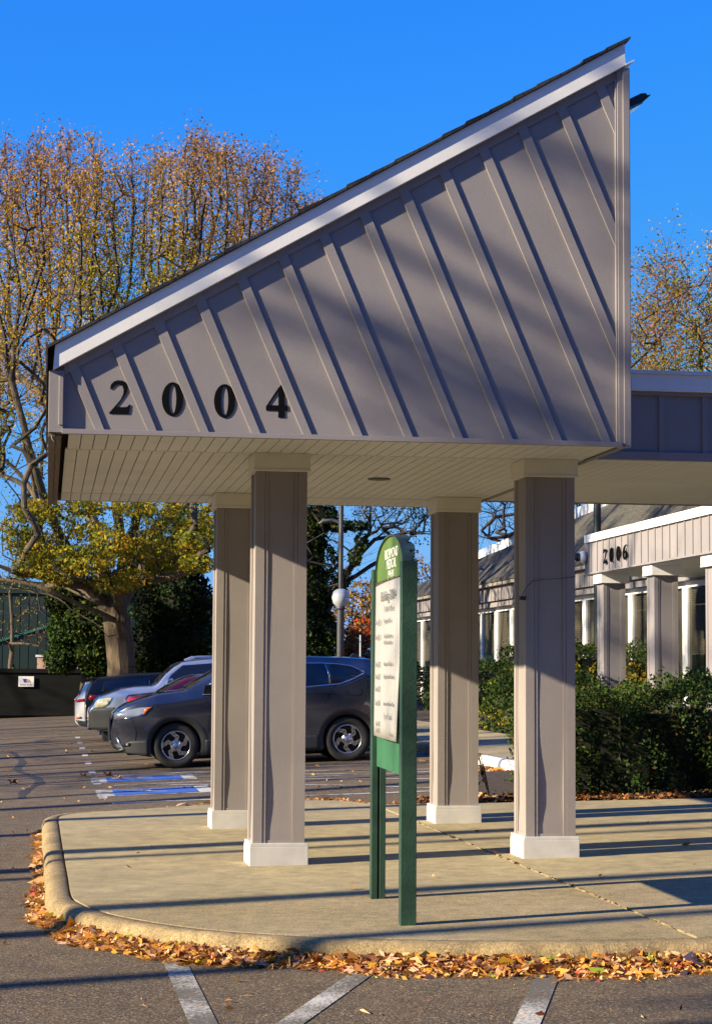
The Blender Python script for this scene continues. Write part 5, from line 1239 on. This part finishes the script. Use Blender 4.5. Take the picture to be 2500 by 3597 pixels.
# ------------------------------------------------------------------ far left: container, green building, lamp post
dm = thing('dumpster', 'long black roll off dumpster with a small white sign', 'dumpster', world=(-11.2, 60.0), rz=.08, z=T(-2.9, 47))
L_ = 9.0
b = MB(); b.box(-6, 6.0, 0, 2.4, .12, 1.44); b.box(-6, 6.0, -.05, .0, 1.38, 1.50); b.box(-6, 6.0, -.04, 0, .10, .26)
part(b, 'body', M['dumpster'], dm)
b = MB(); b.box(-5.8, 5.9, .05, 2.3, -.12, .10); part(b, 'skid', M['gap'], dm)
b = MB(); b.box(1.10, 1.56, -.058, -.048, .96, 1.27); sgn = part(b, 'sign', M['white'], dm)
b = MB(); b.slab([(1.20, -.060, 1.22), (1.24, -.060, 1.19), (1.34, -.060, 1.20), (1.34, -.060, 1.08), (1.26, -.060, 1.09), (1.25, -.060, 1.15)], (0, .0015, 0)); b.build('emblem_blue', M['eagle_b'], sgn)
b = MB()
for k in range(4): b.slab([(1.345, -.060, 1.185-.028*k), (1.40+.015*k, -.060, 1.18-.025*k), (1.44+.01*k, -.060, 1.165-.028*k), (1.44+.01*k, -.060, 1.150-.028*k), (1.40+.015*k, -.060, 1.165-.025*k), (1.345, -.060, 1.17-.028*k)], (0, .0015, 0))
b.build('emblem_red', M['eagle_r'], sgn)
b = MB()
for x, w_ in ((1.14, .09), (1.24, .03), (1.28, .04), (1.36, .05), (1.43, .09)): b.box(x, x+w_, -.060, -.0585, 1.0, 1.03)
b.build('lettering', M['ink'], sgn)

gbx = thing('metal_building', 'dark green metal building behind the dumpster', 'building', world=(-12, 74), rz=.05, z=.2)
b = MB(); b.box(-20, 9.5, 0, 12, 0, 4.15)
for x in np.arange(-20, 9.5, .32): b.box(x, x+.05, -.012, 0, 0, 4.1)
part(b, 'wall', M['greenmetal'], gbx)
b = MB(); b.slab([(-20, -.1, 4.16), (5.6, -.1, 4.16), (-1.2, -.1, 4.7), (-20, -.1, 4.35)], (0, 12, 0)); part(b, 'roof', M['greenmetal'], gbx)
b = MB(); b.slab([(-3.5, -.08, 1.62), (1.2, -.08, 3.08), (1.2, -.08, 3.17), (-3.5, -.08, 1.71)], (0, .05, 0)); b.box(5.0, 9.5, -.06, -.035, .9, 2.0); part(b, 'trim', M['greentrim'], gbx)
pb = thing('block_wall', 'low pale brick wall glimpsed behind the oak trunk', 'wall', world=(-10.5, 66), rz=.05, z=.2)
b = MB(); b.box(0, 7.5, 0, .25, 0, 1.75); part(b, 'masonry', M['brick'], pb)
b = MB(); b.box(-.05, 7.55, -.03, .28, 1.751, 1.82); part(b, 'coping', M['white'], pb)

def lamp(x, Y):
    t = thing('street_lamp', 'tall grey lamp post with a white globe and a cobra arm behind the parked SUV', 'street lamp', world=(x, Y), z=.3)
    b = MB(); b.tube([(0, 0, 0), (0, 0, 2.8)], .085, 12); b.tube([(0, 0, 2.8), (0, 0, 5.15)], .055, 12); part(b, 'pole', M['steel'], t)
    b = MB(); b.tube([(0, 0, 4.55), (-.06, 0, 4.62), (-.22, 0, 4.66), (-.42, 0, 4.63), (-.5, 0, 4.57)], [.05, .04, .035, .05, .02], 8); part(b, 'arm', M['steel'], t)
    b = MB(); b.lathe([(0.08, -.215), (.10, -.19), (.17, -.13), (.205, 0), (.17, .13), (.10, .19), (0, .21)], 24, 'z', (0, 0, 2.9)); part(b, 'globe', M['globe'], t)
    b = MB(); b.lathe([(0.0, 2.62), (.09, 2.62), (.11, 2.70), (.0, 2.71)], 16); part(b, 'collar', M['steel'], t)
    return t
lx, _ = VX(763, 1490, 45); lamp(lx, 45)
b = MB(); b.tube([(0, 0, 0), (0, 0, 2.6)], .035, 8); o = b.build('light_pole', M['globe']); lx2, _ = VX(808, 1450, 75); o.location = (lx2, 75, .3)
tag(o, 'thin white pole standing before the red maple', 'pole')
tn = thing('tent', 'corner of a white peaked tent behind the grey SUV', 'tent', world=(VX(842, 1470, 80)[0], 80), z=.3)
b = MB(); b.add([(-.9, -.9, 1.6), (.9, -.9, 1.6), (.9, .9, 1.6), (-.9, .9, 1.6), (.1, 0, 2.35)], [(0, 1, 4), (1, 2, 4), (2, 3, 4), (3, 0, 4)]); part(b, 'roof_cloth', M['tent'], tn)
b = MB()
for sx in (-.88, .88):
    for sy in (-.88, .88): b.tube([(sx, sy, 0), (sx, sy, 1.6)], .03, 6)
part(b, 'frame', M['steel'], tn)

# ------------------------------------------------------------------ fallen leaves
def litter(name, P, size, mats, wts, seed, flat=.55, kind='stuff', aspect=.5):
    rg = np.random.default_rng(seed); n = len(P); q = leaf_quads(P, size*np.exp(rg.normal(-.12, .38, (n, 1))), rg, flat, aspect); q[:, :, 2] = np.maximum(q[:, :, 2], P[:, None, 2]-.012+.0)
    mi = rg.choice(len(mats), n, p=np.array(wts)/sum(wts)); o = quads(name, q, mi, mats); at_local(o); return tag(o, kind=kind)
rng = np.random.default_rng(9)
# band along the kerb: outer kerb foot to the leaf edge
foot_old = smooth_line([(-1.50, 4.0), (-1.497, 2.6), (-1.46, .7), (-1.45, -.9), (-1.41, -1.6), (-1.25, -2.15), (-.98, -2.75), (-.62, -3.24), (-.26, -3.53), (.213, -3.72), (.93, -3.90), (1.52, -4.05), (2.1, -4.16), (3.2, -4.25), (5, -4.35)], 8)
foot = []
for i_ in range(18, len(innS)-1):
    d_ = (Vector(innS[i_+1])-Vector(innS[i_-1])).normalized(); n_ = Vector((d_.y, -d_.x)); p_ = Vector(innS[i_])+n_*.165; foot.append((p_.x, p_.y))
fa = np.array(foot); seg = np.linalg.norm(np.diff(fa, axis=0), axis=1); cum = np.concatenate([[0], np.cumsum(seg)]); 
def band(n, width, seed, pile):
    rg = np.random.default_rng(seed); s = rg.uniform(0, cum[-1], n*3); i = np.clip(np.searchsorted(cum, s)-1, 0, len(seg)-1); f = (s-cum[i])/seg[i]
    p = fa[i]+(fa[i+1]-fa[i])*f[:, None]; d = (fa[i+1]-fa[i])/seg[i][:, None]; nr = np.stack([d[:, 1], -d[:, 0]], 1)
    # width grows along the front
    wv = np.interp(s, [0, 1.5, 4, 6.4, 8.2, 9.6, 16], [.08, .09, .09, .12, .16, .30, .36])*width
    wv *= .75+.35*np.sin(s*4.1)*np.sin(s*1.7+1)
    den = np.interp(s, [0, 2, 5, 6.5, 7.5, 16], [.03, .07, .09, .24, .75, 1])*(.55+.45*(np.sin(s*5)>-.5))
    keep = rg.random(n*3) < den; t = np.abs(rg.normal(0, .46, n*3)); t = np.clip(t, 0, 1.25)
    q = p-nr*(-1)*0+nr*(t*wv)[:, None]; q = q[keep][:n]; t = t[keep][:n]
    z = np.array([T(a, b_) for a, b_ in q]); h = pile*np.clip(1-t, 0, 1)**1.1*np.interp(s[keep][:n], [0, 6, 8, 16], [.22, .28, .8, 1])
    return np.column_stack([q, z+.006+h*rg.uniform(0.1, 1, len(q))])
LM = [M['ht_a'], M['ht_b'], M['ht_c'], M['ht_d'], M['ht_e'], M['lf_ochre'], M['ht_f']]
P = band(19000, 1.08, 1, .085); litter('fallen_leaves', P, .052, LM, (.29, .30, .18, .10, .02, .08, .03), 2)
P = band(22000, 1.15, 3, .02); litter('pine_straw', P, .085, [M['straw'], M['ht_d'], M['ht_b']], (.7, .15, .15), 4, flat=.9, aspect=.06)
# scattered over lot and paving
n = 900; U_ = rng.uniform(-7, 6, n); V_ = rng.uniform(-6.5, 34, n)
Z_ = np.array([T(a, b_) for a, b_ in zip(U_, V_)]); isl = (U_ > -1.5) & (V_ > -4.3) & (V_ < 6.9); sel = ~isl
litter('scattered_leaves', np.column_stack([U_, V_, Z_+.012])[sel], .05, LM, (.3, .25, .1, .3, .0, .05, .02), 5)
n = 26; U_ = rng.uniform(-1.1, 4, n); V_ = rng.uniform(-3.4, 5.5, n)
litter('scattered_leaves', np.column_stack([U_, V_, np.array([I(a, b_) for a, b_ in zip(U_, V_)])+.018]), .05, LM, (.2, .2, .1, .5, .0, 0, 0), 6)
n = 500; U_ = np.clip(rng.normal(-.1, 1.2, n), -2.2, 3); V_ = rng.uniform(-6.4, -4.4, n); Z_ = np.array([T(a, b_) for a, b_ in zip(U_, V_)])
litter('pine_straw', np.column_stack([U_, V_, Z_+.006]), .045, [M['straw'], M['ht_a'], M['ht_d']], (.4, .3, .3), 7, flat=.95, aspect=.10)
# litter at the hedge foot, back kerb and joint
n = 5200; U_ = rng.uniform(2.4, 9, n); V_ = 6.0+np.abs(rng.normal(0, .35, n)); Z_ = np.array([bedz(a, b_) for a, b_ in zip(U_, V_)])
litter('bed_leaves', np.column_stack([U_, V_, Z_+.02+rng.uniform(0, .04, n)]), .06, [M['ht_d'], M['ht_b'], M['ht_a'], M['soil']], (.55, .12, .08, .25), 8)
n = 900; U_ = rng.uniform(-.2, 3.0, n); V_ = np.interp(U_, [-.2, .28, .9, 1.3, 1.7, 2.0, 3.0], [6.5, 6.85, 7.05, 7.15, 6.9, 6.35, 6.2])+np.abs(rng.normal(0, .12, n)); Z_ = np.array([T(a, b_) for a, b_ in zip(U_, V_)])
litter('bed_leaves', np.column_stack([U_, V_, Z_+.03+rng.uniform(0, .08, n)]), .055, LM, (.4, .3, .1, .2, .02, .05, 0), 9)
n = 900; V_ = rng.uniform(9.2, 14, n); U_ = 4.36-np.abs(rng.normal(0, .22, n)); Z_ = np.array([T(a, b_) for a, b_ in zip(U_, V_)])
litter('bed_leaves', np.column_stack([U_, V_, Z_+.02]), .07, LM, (.35, .45, .1, .1, .02, .05, 0), 10)
n = 420; V_ = rng.uniform(-4.2, 3.6, n); U_ = 1.915+rng.normal(0, .006, n)
litter('bed_leaves', np.column_stack([U_, V_, SL*1.915+.13+.002+rng.uniform(0, .006, n)]), .018, [M['ht_d'], M['ht_b'], M['soil']], (.35, .08, .57), 11, flat=.8)
# bigger single leaves on the lot by the marked bays
for (u, v, s, k) in ((-.62, 13.3, .16, 'ht_d'), (-.95, 13.5, .12, 'ht_d'), (-.50, 12.5, .14, 'ht_a'), (-1.9, 12.5, .16, 'ht_d'), (-1.35, -1.75, .09, 'ht_b')):
    rg = np.random.default_rng(int(abs(u)*100)); q = MB(); m_ = 9; vs = [(0, 0, .03)]
    for i in range(m_*2): a = math.pi*i/m_; r_ = s*(.5 if i % 2 == 0 else .24); vs.append((r_*math.cos(a), r_*math.sin(a), .012+.05*abs(math.sin(a*1.5))*s/.12))
    q.add(vs, [(0, 1+i, 1+(i+1) % (2*m_)) for i in range(2*m_)]); o = q.build('maple_leaf', M[k]); at_local(o, u, v, T(u, v)); o['kind'] = 'stuff'
